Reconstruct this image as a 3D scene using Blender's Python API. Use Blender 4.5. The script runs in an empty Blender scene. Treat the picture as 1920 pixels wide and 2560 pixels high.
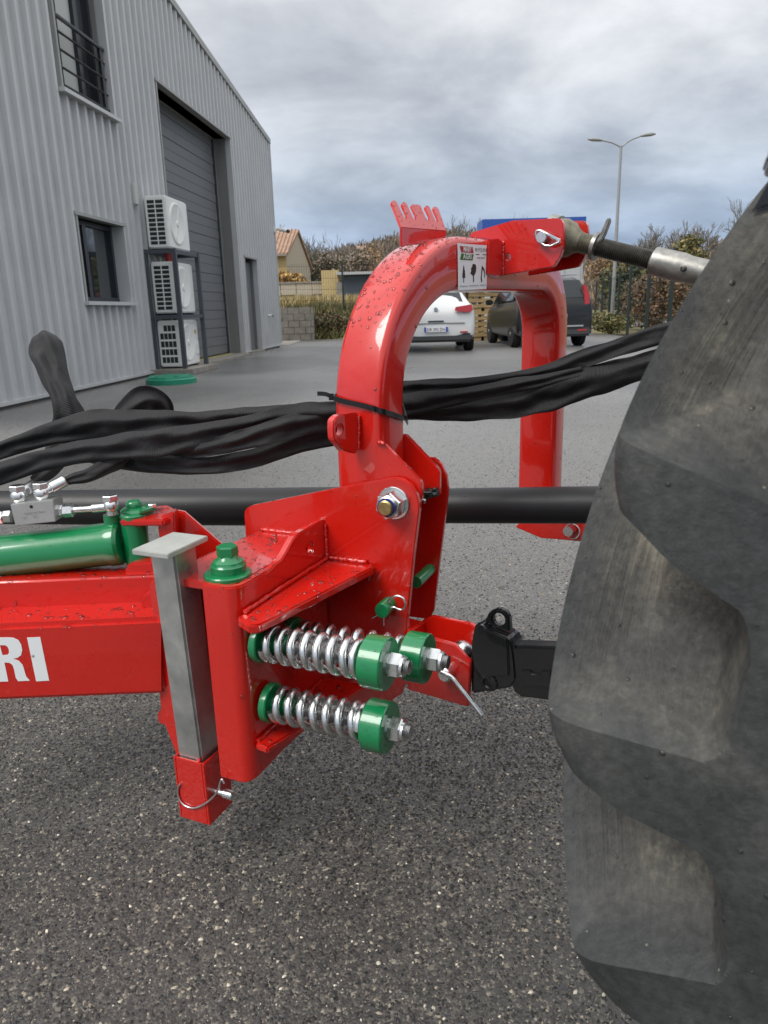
import bpy, bmesh, math, random
import numpy as np
from mathutils import Vector, Matrix, noise
random.seed(7); rng = np.random.default_rng(7)
scene = bpy.context.scene
COL = scene.collection

# ------------------------------------------------------------------ camera
F, CX, CY, H = 1840.0, 960.0, 1280.0, 0.97
def nrm(v):
    v = np.array(v, float); return v/np.linalg.norm(v)
_down = nrm([1145-960, 7996-1280, F]); UP = -_down
FW = np.array([0, 0, 1.0]); FW = nrm(FW-FW.dot(UP)*UP); RT = np.cross(FW, UP)
CAM = np.array([0, 0, H])
cam = bpy.data.cameras.new('camera'); camo = bpy.data.objects.new('camera', cam); COL.objects.link(camo)
cam.sensor_fit = 'VERTICAL'; cam.sensor_height = 34.6; cam.sensor_width = 25.95
cam.lens = 34.6*F/2560.0
cam.clip_start = 0.02; cam.clip_end = 3000
Mx = Matrix(((RT[0], -RT[1], -RT[2], 0), (FW[0], -FW[1], -FW[2], 0), (UP[0], -UP[1], -UP[2], H), (0, 0, 0, 1)))
camo.matrix_world = Mx
cam.dof.use_dof = True; cam.dof.focus_distance = 1.42; cam.dof.aperture_fstop = 13
scene.camera = camo
scene.render.resolution_x = 768; scene.render.resolution_y = 1024

# ------------------------------------------------------------------ world, sun, exposure
SUN_EL, SUN_AZ = math.radians(48), math.radians(236)      # azimuth: direction the light comes from, clockwise from +Y
w = bpy.data.worlds.new('World'); scene.world = w; w.use_nodes = True
nt = w.node_tree; nt.nodes.clear()
def N(nt, t, **kw):
    n = nt.nodes.new(t)
    for k_, v_ in kw.items(): setattr(n, k_, v_)
    return n
def L(nt, a_, b_): nt.links.new(a_, b_)
def math_n(nt, op, a_, b_=None, c_=None, clamp=False):
    m = N(nt, 'ShaderNodeMath', operation=op); m.use_clamp = clamp
    for i, x in enumerate((a_, b_, c_)):
        if x is None: continue
        if isinstance(x, (int, float)): m.inputs[i].default_value = x
        else: L(nt, x, m.inputs[i])
    return m.outputs[0]
def ramp(nt, fac, stops, interp='LINEAR'):
    r = N(nt, 'ShaderNodeValToRGB'); cr = r.color_ramp; cr.interpolation = interp
    while len(cr.elements) < len(stops): cr.elements.new(0.5)
    for e, (p, c) in zip(cr.elements, stops):
        e.position = p; e.color = (c[0], c[1], c[2], 1) if not isinstance(c, (int, float)) else (c, c, c, 1)
    L(nt, fac, r.inputs[0]); return r.outputs[0]
tc = N(nt, 'ShaderNodeTexCoord'); sep = N(nt, 'ShaderNodeSeparateXYZ'); L(nt, tc.outputs['Generated'], sep.inputs[0])
zc = math_n(nt, 'MAXIMUM', sep.outputs[2], 0.0)
den = math_n(nt, 'ADD', zc, 0.34)
px_ = math_n(nt, 'DIVIDE', sep.outputs[0], den); py_ = math_n(nt, 'DIVIDE', sep.outputs[1], den)
cmb = N(nt, 'ShaderNodeCombineXYZ'); L(nt, math_n(nt, 'MULTIPLY', px_, 0.75), cmb.inputs[0]); L(nt, py_, cmb.inputs[1])
n1 = N(nt, 'ShaderNodeTexNoise'); n1.inputs['Scale'].default_value = 2.3; n1.inputs['Detail'].default_value = 8; n1.inputs['Roughness'].default_value = 0.56; n1.inputs['Distortion'].default_value = 0.25
mp = N(nt, 'ShaderNodeMapping'); mp.inputs['Location'].default_value = (3.1, 1.7, 0.4); L(nt, cmb.outputs[0], mp.inputs[0]); L(nt, mp.outputs[0], n1.inputs[0])
cov = ramp(nt, n1.outputs[0], [(0.33, (0.60, 0.615, 0.65)), (0.45, (0.80, 0.81, 0.835)), (0.54, (1.0, 1.0, 1.0)), (0.67, (1.26, 1.25, 1.24))])
# overcast luminance (1+2 sin el)/3, bluer low down where the cloud thins
grad = ramp(nt, zc, [(0.0, (0.42, 0.53, 0.69)), (0.07, (0.29, 0.37, 0.51)), (0.15, (0.36, 0.40, 0.46)), (0.25, (0.47, 0.485, 0.51)), (0.36, (0.58, 0.59, 0.60)), (1.0, (1.2, 1.2, 1.2))])
mul = N(nt, 'ShaderNodeMix', data_type='RGBA', blend_type='MULTIPLY'); mul.inputs[0].default_value = 1
L(nt, grad, mul.inputs[6]); L(nt, cov, mul.inputs[7])
bgc = N(nt, 'ShaderNodeBackground'); L(nt, mul.outputs[2], bgc.inputs[0]); bgc.inputs[1].default_value = 1.0
sky = N(nt, 'ShaderNodeTexSky'); sky.sky_type = 'NISHITA'; sky.sun_disc = False
sky.sun_elevation = SUN_EL; sky.sun_rotation = SUN_AZ
bgs = N(nt, 'ShaderNodeBackground'); L(nt, sky.outputs[0], bgs.inputs[0]); bgs.inputs[1].default_value = 0.08
mx = N(nt, 'ShaderNodeMixShader'); mx.inputs[0].default_value = 0.88
L(nt, bgs.outputs[0], mx.inputs[1]); L(nt, bgc.outputs[0], mx.inputs[2])
wo = N(nt, 'ShaderNodeOutputWorld'); L(nt, mx.outputs[0], wo.inputs[0])
sl = bpy.data.lights.new('sun', 'SUN'); sl.energy = 1.5; sl.angle = math.radians(28); sl.color = (1.0, 0.97, 0.93)
so = bpy.data.objects.new('sun', sl); COL.objects.link(so)
sd = Vector((math.sin(SUN_AZ)*math.cos(SUN_EL), math.cos(SUN_AZ)*math.cos(SUN_EL), math.sin(SUN_EL)))
so.rotation_euler = sd.to_track_quat('Z', 'Y').to_euler(); so.location = (0, 0, 30)
vs = scene.view_settings; vs.view_transform = 'Standard'; vs.look = 'None'; vs.exposure = 0.65; vs.gamma = 1; vs.use_curve_mapping = False
scene.render.engine = 'CYCLES'
scene.cycles.max_bounces = 8; scene.cycles.transmission_bounces = 6; scene.cycles.caustics_reflective = False; scene.cycles.caustics_refractive = False

# ------------------------------------------------------------------ pixel helpers (photograph 1920 x 2560)
K = np.array([0, 0, 1.0])
def ray(x, y):
    d = np.array([(x-CX)/F, (y-CY)/F, 1.0]); return np.array([d@RT, d@FW, d@UP])
def depth(x, y, Z): return CAM+ray(x, y)*Z
def ground(x, y, z=0.0):
    d = ray(x, y); return CAM+d*(z-H)/d[2]
def plane(x, y, p, n):
    d = ray(x, y); return CAM+d*(np.dot(np.array(p)-CAM, n)/np.dot(d, n))
def atY(x, y, Y): return plane(x, y, (0, Y, 0), np.array([0, 1.0, 0]))
class Frame:
    def __init__(s, deg, O):
        p = math.radians(deg); s.a = np.array([math.cos(p), math.sin(p), 0]); s.n = np.array([math.sin(p), -math.cos(p), 0]); s.O = np.array(O, float)
    def W(s, u, w_, z): return s.O+u*s.n+w_*s.a+z*K
    def onw(s, x, y, w_): return plane(x, y, s.W(0, w_, 0), s.a)
    def onu(s, x, y, u): return plane(x, y, s.W(u, 0, 0), s.n)
    def onz(s, x, y, z): return plane(x, y, (0, 0, z), K)
    def loc(s, P): d = np.array(P)-s.O; return np.array([d@s.n, d@s.a, d[2]])
_O = depth(975, 1262, 1.36); _O[2] = 0
HF, SF = Frame(54, _O), Frame(66, _O)      # headstock and swing bracket stand at slightly different yaw
def zm(pts, off, sc): return [(off[0]+x/sc, off[1]+y/sc) for x, y in pts]

# ------------------------------------------------------------------ object helpers
def thing(name, label, cat, loc, group=None):
    o = bpy.data.objects.new(name, None); o.empty_display_size = 0.05; COL.objects.link(o)
    o.location = Vector([float(c) for c in loc]); o['label'] = label; o['category'] = cat
    if group: o['group'] = group
    o['_org'] = [float(c) for c in loc]
    return o
def tag(o, label=None, cat=None, group=None, kind=None):
    if label: o['label'] = label
    if cat: o['category'] = cat
    if group: o['group'] = group
    if kind: o['kind'] = kind
    return o
def put(name, me, mat, parent=None, smooth=False, org=None):
    """link a mesh given in world coordinates; origin goes to the parent thing or to its own base"""
    if parent is not None: org = np.array(list(parent['_org']))
    co = np.empty(len(me.vertices)*3); me.vertices.foreach_get('co', co); co = co.reshape(-1, 3)
    if org is None:
        org = np.array([(co[:, 0].min()+co[:, 0].max())/2, (co[:, 1].min()+co[:, 1].max())/2, co[:, 2].min()])
    me.vertices.foreach_set('co', (co-org).ravel()); me.update()
    o = bpy.data.objects.new(name, me); COL.objects.link(o)
    o['_org'] = [float(c) for c in org]
    if parent is not None: o.parent = parent
    else: o.location = Vector([float(c) for c in org])
    if mat is not None: me.materials.append(mat)
    if smooth: me.polygons.foreach_set('use_smooth', [True]*len(me.polygons))
    return o
def mesh(name, V, Fc, mat, parent=None, smooth=False, recalc=True):
    me = bpy.data.meshes.new(name); me.from_pydata([tuple(map(float, v)) for v in V], [], [tuple(f) for f in Fc]); me.update()
    if recalc:
        b = bmesh.new(); b.from_mesh(me); bmesh.ops.recalc_face_normals(b, faces=b.faces); b.to_mesh(me); b.free()
    return put(name, me, mat, parent, smooth)
def autosmooth(o, deg=35):
    me = o.data; me.polygons.foreach_set('use_smooth', [True]*len(me.polygons))
    b = bmesh.new(); b.from_mesh(me)
    for e in b.edges:
        if len(e.link_faces) == 2 and e.calc_face_angle(0) > math.radians(deg): e.smooth = False
    b.to_mesh(me); b.free()
    return o
def slab(name, P, tv, mat, parent=None, holes=(), bev=0.0015, segs=2):
    """planar outline P (world points) with holes, pulled through thickness vector tv"""
    tv = np.array(tv, float)
    b = bmesh.new(); edges = []
    for loop in [P]+list(holes):
        vs_ = [b.verts.new(tuple(p)) for p in loop]
        edges += [b.edges.new((vs_[i], vs_[(i+1) % len(vs_)])) for i in range(len(vs_))]
    if holes: bmesh.ops.triangle_fill(b, edges=edges, use_beauty=True)
    else: b.faces.new(list(b.verts))
    ext = bmesh.ops.extrude_face_region(b, geom=list(b.faces))
    vv = [g for g in ext['geom'] if isinstance(g, bmesh.types.BMVert)]
    bmesh.ops.translate(b, verts=vv, vec=Vector(tv))
    bmesh.ops.recalc_face_normals(b, faces=b.faces)
    if bev:
        es = [e for e in b.edges if len(e.link_faces) == 2 and e.calc_face_angle(0) > 0.6]
        try: bmesh.ops.bevel(b, geom=es, offset=bev, segments=segs, affect='EDGES', clamp_overlap=True)
        except Exception: pass
    me = bpy.data.meshes.new(name); b.to_mesh(me); b.free()
    return autosmooth(put(name, me, mat, parent), 40)
def ring_pts(c, ex, ey, r, n=16): return [np.array(c)+r*(math.cos(t)*np.array(ex)+math.sin(t)*np.array(ey)) for t in np.linspace(0, 2*math.pi, n, endpoint=False)]
def basis(ax):
    ax = nrm(ax); t = np.array([0, 0, 1.0]) if abs(ax[2]) < 0.9 else np.array([1.0, 0, 0])
    e1 = nrm(np.cross(ax, t)); e2 = np.cross(ax, e1); return ax, e1, e2
def lathe(name, p, ax, prof, mat, parent=None, n=28, deg=35, caps=True):
    """prof: (distance along the axis, radius)"""
    ax, e1, e2 = basis(ax); p = np.array(p); V, Fc = [], []
    for d, r in prof:
        for t in np.linspace(0, 2*math.pi, n, endpoint=False): V.append(p+ax*d+r*(math.cos(t)*e1+math.sin(t)*e2))
    for i in range(len(prof)-1):
        for j in range(n): Fc.append((i*n+j, i*n+(j+1) % n, (i+1)*n+(j+1) % n, (i+1)*n+j))
    if caps: Fc.append(tuple(range(n))[::-1]); Fc.append(tuple((len(prof)-1)*n+j for j in range(n)))
    return autosmooth(mesh(name, V, Fc, mat, parent), deg)
def rod(name, p, q, r, mat, parent=None, n=20, ch=0.0):
    p, q = np.array(p), np.array(q); l = np.linalg.norm(q-p); ch = ch or min(r*0.15, l*0.2)
    return lathe(name, p, q-p, [(0, r-ch), (ch, r), (l-ch, r), (l, r-ch)], mat, parent, n)
def hexnut(name, p, ax, af, h, mat, parent=None, rot=0.2):
    ax, e1, e2 = basis(ax); R = af/2/math.cos(math.pi/6); V, Fc = [], []
    prof = [(0, .93), (h*.08, 1), (h*.88, 1), (h, .90)]
    for d, s in prof:
        for j in range(6): t = rot+j*math.pi/3; V.append(np.array(p)+ax*d+R*s*(math.cos(t)*e1+math.sin(t)*e2))
    for i in range(3):
        for j in range(6): Fc.append((i*6+j, i*6+(j+1) % 6, (i+1)*6+(j+1) % 6, (i+1)*6+j))
    Fc.append((5, 4, 3, 2, 1, 0)); Fc.append(tuple(18+j for j in range(6)))
    return mesh(name, V, Fc, mat, parent)
def spline(P, n):
    P = [np.array(p, float) for p in P]; P = [2*P[0]-P[1]]+P+[2*P[-1]-P[-2]]; out = []; m = len(P)-3
    for i in range(n):
        t = i/(n-1)*m; j = min(int(t), m-1); f = t-j; a_, b_, c_, d_ = P[j:j+4]
        out.append(0.5*((2*b_)+(c_-a_)*f+(2*a_-5*b_+4*c_-d_)*f*f+(3*b_-a_-3*c_+d_)*f**3))
    return out
def sweep(name, P, r, mat, parent=None, n=10, smooth=True, closed=False):
    P = [np.array(p, float) for p in P]; V, Fc = [], []; m = len(P)
    T = [nrm(P[min(i+1, m-1)]-P[max(i-1, 0)]) for i in range(m)] if not closed else [nrm(P[(i+1) % m]-P[i-1]) for i in range(m)]
    e1 = basis(T[0])[1]
    for i in range(m):
        e1 = nrm(e1-np.dot(e1, T[i])*T[i]); e2 = np.cross(T[i], e1); rr = r[i] if hasattr(r, '__len__') else r
        for t in np.linspace(0, 2*math.pi, n, endpoint=False): V.append(P[i]+rr*(math.cos(t)*e1+math.sin(t)*e2))
    for i in range(m if closed else m-1):
        k_ = (i+1) % m
        for j in range(n): Fc.append((i*n+j, i*n+(j+1) % n, k_*n+(j+1) % n, k_*n+j))
    if not closed: Fc.append(tuple(range(n))[::-1]); Fc.append(tuple((m-1)*n+j for j in range(n)))
    return autosmooth(mesh(name, V, Fc, mat, parent), 60)
def boxpts(c, ex, ey, ez):
    c, ex, ey, ez = map(np.array, (c, ex, ey, ez)); return [c+sx*ex+sy*ey+sz*ez for sx in (-.5, .5) for sy in (-.5, .5) for sz in (-.5, .5)]
BF = [(0, 1, 3, 2), (4, 6, 7, 5), (0, 4, 5, 1), (2, 3, 7, 6), (0, 2, 6, 4), (1, 5, 7, 3)]
def box(name, c, ex, ey, ez, mat, parent=None, bev=0.0):
    o = mesh(name, boxpts(c, ex, ey, ez), BF, mat, parent)
    if bev:
        b = bmesh.new(); b.from_mesh(o.data); bmesh.ops.bevel(b, geom=list(b.edges), offset=bev, segments=2, affect='EDGES'); b.to_mesh(o.data); b.free(); autosmooth(o, 40)
    return o
def copy_tree(o, parent=None):
    c = o.copy(); COL.objects.link(c); c.parent = parent
    for ch in list(o.children): copy_tree(ch, c)
    return c
def text(name, s, o, ex, ey, h, mat, parent, wid=None, bold=0.0, ext=0.0004, shear=0):
    cu = bpy.data.curves.new(name, 'FONT'); cu.body = s; cu.size = 1; cu.offset = bold; cu.resolution_u = 2; cu.shear = shear
    to = bpy.data.objects.new(name, cu); COL.objects.link(to); bpy.context.view_layer.update()
    me0 = to.evaluated_get(bpy.context.evaluated_depsgraph_get()).to_mesh()
    V = np.array([v.co[:] for v in me0.vertices]); Fc = [tuple(p.vertices) for p in me0.polygons]
    bpy.data.objects.remove(to, do_unlink=True); bpy.data.curves.remove(cu)
    V[:, :2] -= V[:, :2].min(0); hh = V[:, 1].max(); ww = V[:, 0].max(); sx = h/hh if wid is None else wid/ww
    ex, ey = np.array(ex), np.array(ey); nn = np.cross(ex, ey)
    V3 = [np.array(o)+ex*(v[0]*sx)+ey*(v[1]*h/hh)+nn*ext for v in V]
    return mesh(name, V3, Fc, mat, parent, recalc=False)

# ------------------------------------------------------------------ materials
def mat(name, col, rough=0.5, metal=0.0, coat=0.0, var=0.0, vscale=8, bump=0.0, bscale=60, spec=0.5, col2=None, rvar=0.0, trans=0, ior=1.45, coords='Object', stretch=None):
    m = bpy.data.materials.new(name); m.use_nodes = True; t = m.node_tree; b = t.nodes['Principled BSDF']
    b.inputs['Base Color'].default_value = (*col, 1); b.inputs['Roughness'].default_value = rough; b.inputs['Metallic'].default_value = metal
    b.inputs['Specular IOR Level'].default_value = spec; b.inputs['IOR'].default_value = ior
    if coat: b.inputs['Coat Weight'].default_value = coat; b.inputs['Coat Roughness'].default_value = 0.04
    if trans: b.inputs['Transmission Weight'].default_value = trans
    if var or bump or rvar or col2:
        c = N(t, 'ShaderNodeTexCoord'); src = c.outputs[coords]
        if stretch: mpn = N(t, 'ShaderNodeMapping'); mpn.inputs['Scale'].default_value = stretch; L(t, src, mpn.inputs[0]); src = mpn.outputs[0]
        if var or col2 or rvar:
            n = N(t, 'ShaderNodeTexNoise'); n.inputs['Scale'].default_value = vscale; n.inputs['Detail'].default_value = 6; n.inputs['Roughness'].default_value = 0.6; L(t, src, n.inputs[0])
            c2 = col2 if col2 else tuple(min(1, x*(1+var)) for x in col); c1 = col if col2 else tuple(x*(1-var) for x in col)
            L(t, ramp(t, n.outputs[0], [(0.3, c1), (0.7, c2)]), b.inputs['Base Color'])
            if rvar: L(t, ramp(t, n.outputs[0], [(0.3, max(0, rough-rvar)), (0.7, rough+rvar)]), b.inputs['Roughness'])
        if bump:
            n = N(t, 'ShaderNodeTexNoise'); n.inputs['Scale'].default_value = bscale; n.inputs['Detail'].default_value = 4; L(t, src, n.inputs[0])
            bp = N(t, 'ShaderNodeBump'); bp.inputs['Strength'].default_value = bump; bp.inputs['Distance'].default_value = 0.004; L(t, n.outputs[0], bp.inputs['Height']); L(t, bp.outputs[0], b.inputs['Normal'])
    return m
RED = mat('red_paint', (0.56, 0.010, 0.004), 0.28, coat=1.0, var=0.05, vscale=5, bump=0.05, bscale=45, rvar=0.06)
GREEN = mat('green_paint', (0.004, 0.19, 0.062), 0.28, coat=0.7, bump=0.06, bscale=50, var=0.08)
ZINC = mat('bright_zinc', (0.70, 0.71, 0.71), 0.25, 1.0, var=0.12, vscale=60, rvar=0.08)
STEEL = mat('plain_steel', (0.50, 0.50, 0.49), 0.32, 1.0, var=0.2, vscale=90)
GALV = mat('galvanised_steel', (0.34, 0.35, 0.35), 0.36, 0.85, col2=(0.60, 0.60, 0.57), vscale=16, bump=0.08, bscale=120, rvar=0.10)
GALVB = mat('dull_galvanised_top', (0.50, 0.51, 0.48), 0.5, 0.6, col2=(0.62, 0.63, 0.58), vscale=30, bump=0.1, bscale=90)
BRASS = mat('yellow_passivated_steel', (0.55, 0.43, 0.18), 0.35, 1.0, col2=(0.30, 0.24, 0.12), vscale=60)
BLUE = mat('blue_nylon_ring', (0.02, 0.03, 0.22), 0.4)
OLIVE = mat('worn_olive_steel', (0.13, 0.12, 0.085), 0.45, 0.7, col2=(0.30, 0.28, 0.21), vscale=40, bump=0.1)
DARKSTEEL = mat('dark_oiled_steel', (0.075, 0.07, 0.06), 0.38, 0.8, col2=(0.15, 0.14, 0.12), vscale=60)
WORN = mat('worn_grey_steel', (0.16, 0.155, 0.14), 0.42, 0.75, col2=(0.42, 0.41, 0.38), vscale=30, bump=0.12, bscale=80, rvar=0.1)
BLACKP = mat('black_gloss_paint', (0.008, 0.008, 0.009), 0.22, coat=0.4, bump=0.15, bscale=35)
PLASTIC = mat('black_plastic', (0.016, 0.016, 0.017), 0.42, bump=0.03, bscale=30, rvar=0.05)
TIEB = mat('black_nylon_tie', (0.010, 0.010, 0.011), 0.22)
WHITE = mat('white_vinyl', (0.82, 0.83, 0.84), 0.4)
LETTER = mat('white_lettering', (0.80, 0.82, 0.82), 0.45)
INK = mat('black_ink', (0.02, 0.02, 0.02), 0.5)
STRED = mat('sticker_red', (0.42, 0.02, 0.03), 0.4); STGRN = mat('sticker_green', (0.03, 0.16, 0.04), 0.4)
def mat_water():
    m = bpy.data.materials.new('water'); m.use_nodes = True; t = m.node_tree; t.nodes.clear()
    tr = N(t, 'ShaderNodeBsdfTransparent'); tr.inputs[0].default_value = (.96, .96, .96, 1); gl = N(t, 'ShaderNodeBsdfGlossy'); gl.inputs['Roughness'].default_value = 0.02
    fr = N(t, 'ShaderNodeFresnel'); fr.inputs[0].default_value = 1.45; mx_ = N(t, 'ShaderNodeMixShader'); L(t, fr.outputs[0], mx_.inputs[0]); L(t, tr.outputs[0], mx_.inputs[1]); L(t, gl.outputs[0], mx_.inputs[2])
    o_ = N(t, 'ShaderNodeOutputMaterial'); L(t, mx_.outputs[0], o_.inputs[0]); return m
WATER = mat_water()
def mat_sleeve():
    m = mat('woven_nylon_sleeve', (0.013, 0.013, 0.014), 0.62); t = m.node_tree; b = t.nodes['Principled BSDF']
    b.inputs['Sheen Weight'].default_value = 0.10; b.inputs['Sheen Roughness'].default_value = 0.4
    uv = N(t, 'ShaderNodeAttribute'); uv.attribute_name = 'along'
    s1 = math_n(t, 'SINE', math_n(t, 'MULTIPLY', uv.outputs['Fac'], 2*math.pi/0.0030))
    nz = N(t, 'ShaderNodeTexNoise'); nz.inputs['Scale'].default_value = 34; nz.inputs['Detail'].default_value = 6; tcn = N(t, 'ShaderNodeTexCoord'); L(t, tcn.outputs['Object'], nz.inputs[0])
    h = math_n(t, 'ADD', math_n(t, 'MULTIPLY', s1, 0.25), math_n(t, 'MULTIPLY', nz.outputs[0], 3.0))
    bp = N(t, 'ShaderNodeBump'); bp.inputs['Strength'].default_value = 0.55; bp.inputs['Distance'].default_value = 0.0022; L(t, h, bp.inputs['Height']); L(t, bp.outputs[0], b.inputs['Normal'])
    L(t, ramp(t, s1, [(0.0, (0.006, 0.006, 0.007)), (1.0, (0.013, 0.013, 0.015))]), b.inputs['Base Color'])
    return m
SLEEVE = mat_sleeve()
def mat_rubber():
    m = mat('tyre_rubber', (0.03, 0.03, 0.03), 0.62); t = m.node_tree; b = t.nodes['Principled BSDF']
    at = N(t, 'ShaderNodeAttribute'); at.attribute_name = 'pocket'; mo = at.outputs['Fac']
    tcn = N(t, 'ShaderNodeTexCoord'); O_ = tcn.outputs['Object']
    n1 = N(t, 'ShaderNodeTexNoise'); n1.inputs['Scale'].default_value = 9; n1.inputs['Detail'].default_value = 7; n1.inputs['Roughness'].default_value = 0.65; L(t, O_, n1.inputs[0])
    n2 = N(t, 'ShaderNodeTexNoise'); n2.inputs['Scale'].default_value = 120; n2.inputs['Detail'].default_value = 8; n2.inputs['Roughness'].default_value = 0.75; L(t, O_, n2.inputs[0])
    at2 = N(t, 'ShaderNodeAttribute'); at2.attribute_name = 'tau'; at3 = N(t, 'ShaderNodeAttribute'); at3.attribute_name = 'rad'
    cb = N(t, 'ShaderNodeCombineXYZ'); L(t, math_n(t, 'MULTIPLY', at2.outputs['Fac'], 0.6), cb.inputs[0]); L(t, math_n(t, 'MULTIPLY', at3.outputs['Fac'], 110), cb.inputs[1])
    n3 = N(t, 'ShaderNodeTexNoise'); n3.inputs['Scale'].default_value = 2.2; n3.inputs['Detail'].default_value = 5; n3.inputs['Roughness'].default_value = 0.7; L(t, cb.outputs[0], n3.inputs[0])   # scuff streaks
    smooth_c = ramp(t, n1.outputs[0], [(0.34, (0.032, 0.034, 0.034)), (0.52, (0.050, 0.053, 0.052)), (0.68, (0.088, 0.086, 0.078))])
    dirt = ramp(t, math_n(t, 'ADD', math_n(t, 'MULTIPLY', n1.outputs[0], 0.72), math_n(t, 'MULTIPLY', n3.outputs[0], 0.28)), [(0.40, (0.040, 0.039, 0.037)), (0.49, (0.078, 0.073, 0.065)), (0.57, (0.125, 0.114, 0.094)), (0.65, (0.27, 0.245, 0.19))])
    mixc = N(t, 'ShaderNodeMix', data_type='RGBA'); L(t, math_n(t, 'MULTIPLY', mo, 0.95, clamp=True), mixc.inputs[0]); L(t, smooth_c, mixc.inputs[6]); L(t, dirt, mixc.inputs[7])
    v = N(t, 'ShaderNodeTexVoronoi'); v.inputs['Scale'].default_value = 55; L(t, O_, v.inputs[0])   # grit and specks
    sp = math_n(t, 'LESS_THAN', v.outputs['Distance'], 0.055); sel = N(t, 'ShaderNodeSeparateColor'); L(t, v.outputs['Color'], sel.inputs[0])
    sp = math_n(t, 'MULTIPLY', sp, math_n(t, 'GREATER_THAN', sel.outputs[0], 0.80))
    mc2 = N(t, 'ShaderNodeMix', data_type='RGBA'); L(t, math_n(t, 'MULTIPLY', sp, 0.7), mc2.inputs[0]); L(t, mixc.outputs[2], mc2.inputs[6]); mc2.inputs[7].default_value = (0.30, 0.28, 0.22, 1)
    ml_ = N(t, 'ShaderNodeMix', data_type='RGBA', blend_type='MULTIPLY'); ml_.inputs[0].default_value = 1; L(t, mc2.outputs[2], ml_.inputs[6]); L(t, ramp(t, n2.outputs[0], [(0.36, 0.66), (0.64, 1.20)]), ml_.inputs[7]); L(t, ml_.outputs[2], b.inputs['Base Color'])
    hh = math_n(t, 'ADD', math_n(t, 'MULTIPLY', n2.outputs[0], 0.7), math_n(t, 'ADD', math_n(t, 'MULTIPLY', math_n(t, 'MULTIPLY', n3.outputs[0], mo), 1.0), math_n(t, 'MULTIPLY', n1.outputs[0], 0.8)))
    bp = N(t, 'ShaderNodeBump'); bp.inputs['Strength'].default_value = 0.5; bp.inputs['Distance'].default_value = 0.004; L(t, hh, bp.inputs['Height']); L(t, bp.outputs[0], b.inputs['Normal'])
    L(t, ramp(t, n1.outputs[0], [(0.3, 0.42), (0.7, 0.7)]), b.inputs['Roughness'])
    return m
RUBBER = mat_rubber()
def mat_asphalt():
    m = mat('wet_asphalt', (0.05, 0.05, 0.05), 0.5, spec=0.85); t = m.node_tree; b = t.nodes['Principled BSDF']
    tcn = N(t, 'ShaderNodeTexCoord'); O_ = tcn.outputs['Object']
    def vor(scale): v = N(t, 'ShaderNodeTexVoronoi'); v.inputs['Scale'].default_value = scale; L(t, O_, v.inputs[0]); s = N(t, 'ShaderNodeSeparateColor'); L(t, v.outputs['Color'], s.inputs[0]); return v, s
    b.inputs['Sheen Weight'].default_value = 0.62; b.inputs['Sheen Roughness'].default_value = 0.42; b.inputs['Sheen Tint'].default_value = (1, .965, .92, 1)
    v1, s1 = vor(230); v2, s2 = vor(135)
    c1 = ramp(t, s1.outputs[0], [(0.0, (0.016, 0.016, 0.017)), (0.45, (0.040, 0.038, 0.037)), (0.75, (0.085, 0.080, 0.074)), (0.93, (0.17, 0.155, 0.13)), (1.0, (0.42, 0.40, 0.34))])
    c2 = ramp(t, s2.outputs[1], [(0.0, (0.030, 0.030, 0.031)), (0.6, (0.055, 0.052, 0.050)), (0.90, (0.085, 0.08, 0.072)), (1.0, (0.30, 0.28, 0.23))])
    n = N(t, 'ShaderNodeTexNoise'); n.inputs['Scale'].default_value = 0.55; n.inputs['Detail'].default_value = 8; L(t, O_, n.inputs[0])
    mx_ = N(t, 'ShaderNodeMix', data_type='RGBA'); L(t, s2.outputs[2], mx_.inputs[0]); L(t, c1, mx_.inputs[6]); L(t, c2, mx_.inputs[7])
    ml = N(t, 'ShaderNodeMix', data_type='RGBA', blend_type='MULTIPLY'); ml.inputs[0].default_value = 1; L(t, mx_.outputs[2], ml.inputs[6]); L(t, ramp(t, n.outputs[0], [(0.25, (0.58, 0.56, 0.53)), (0.75, (0.90, 0.86, 0.80))]), ml.inputs[7]); nd = N(t, 'ShaderNodeTexNoise'); nd.inputs['Scale'].default_value = 0.21; nd.inputs['Detail'].default_value = 5; nd.inputs['Distortion'].default_value = 0.6; L(t, O_, nd.inputs[0])
    dm = N(t, 'ShaderNodeMix', data_type='RGBA', blend_type='MULTIPLY'); dm.inputs[0].default_value = 1; L(t, ml.outputs[2], dm.inputs[6]); L(t, ramp(t, nd.outputs[0], [(0.36, (0.62, 0.61, 0.60)), (0.52, (1.0, 1.0, 1.0)), (0.66, (1.22, 1.21, 1.18))]), dm.inputs[7]); L(t, dm.outputs[2], b.inputs['Base Color'])
    L(t, ramp(t, nd.outputs[0], [(0.36, 0.28), (0.55, 0.62)]), b.inputs['Sheen Weight'])
    h = math_n(t, 'ADD', math_n(t, 'MULTIPLY', math_n(t, 'SUBTRACT', 1.0, v1.outputs['Distance']), 0.6), math_n(t, 'SUBTRACT', 1.0, v2.outputs['Distance']))
    bp = N(t, 'ShaderNodeBump'); bp.inputs['Strength'].default_value = 0.45; bp.inputs['Distance'].default_value = 0.004; L(t, h, bp.inputs['Height']); L(t, bp.outputs[0], b.inputs['Normal'])
    nr = N(t, 'ShaderNodeTexNoise'); nr.inputs['Scale'].default_value = 0.32; nr.inputs['Detail'].default_value = 6; mpn = N(t, 'ShaderNodeMapping'); mpn.inputs['Scale'].default_value = (1, 0.45, 1); L(t, O_, mpn.inputs[0]); L(t, mpn.outputs[0], nr.inputs[0])
    L(t, ramp(t, nr.outputs[0], [(0.38, 0.26), (0.58, 0.46)]), b.inputs['Roughness'])
    return m
ASPHALT = mat_asphalt()
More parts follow.
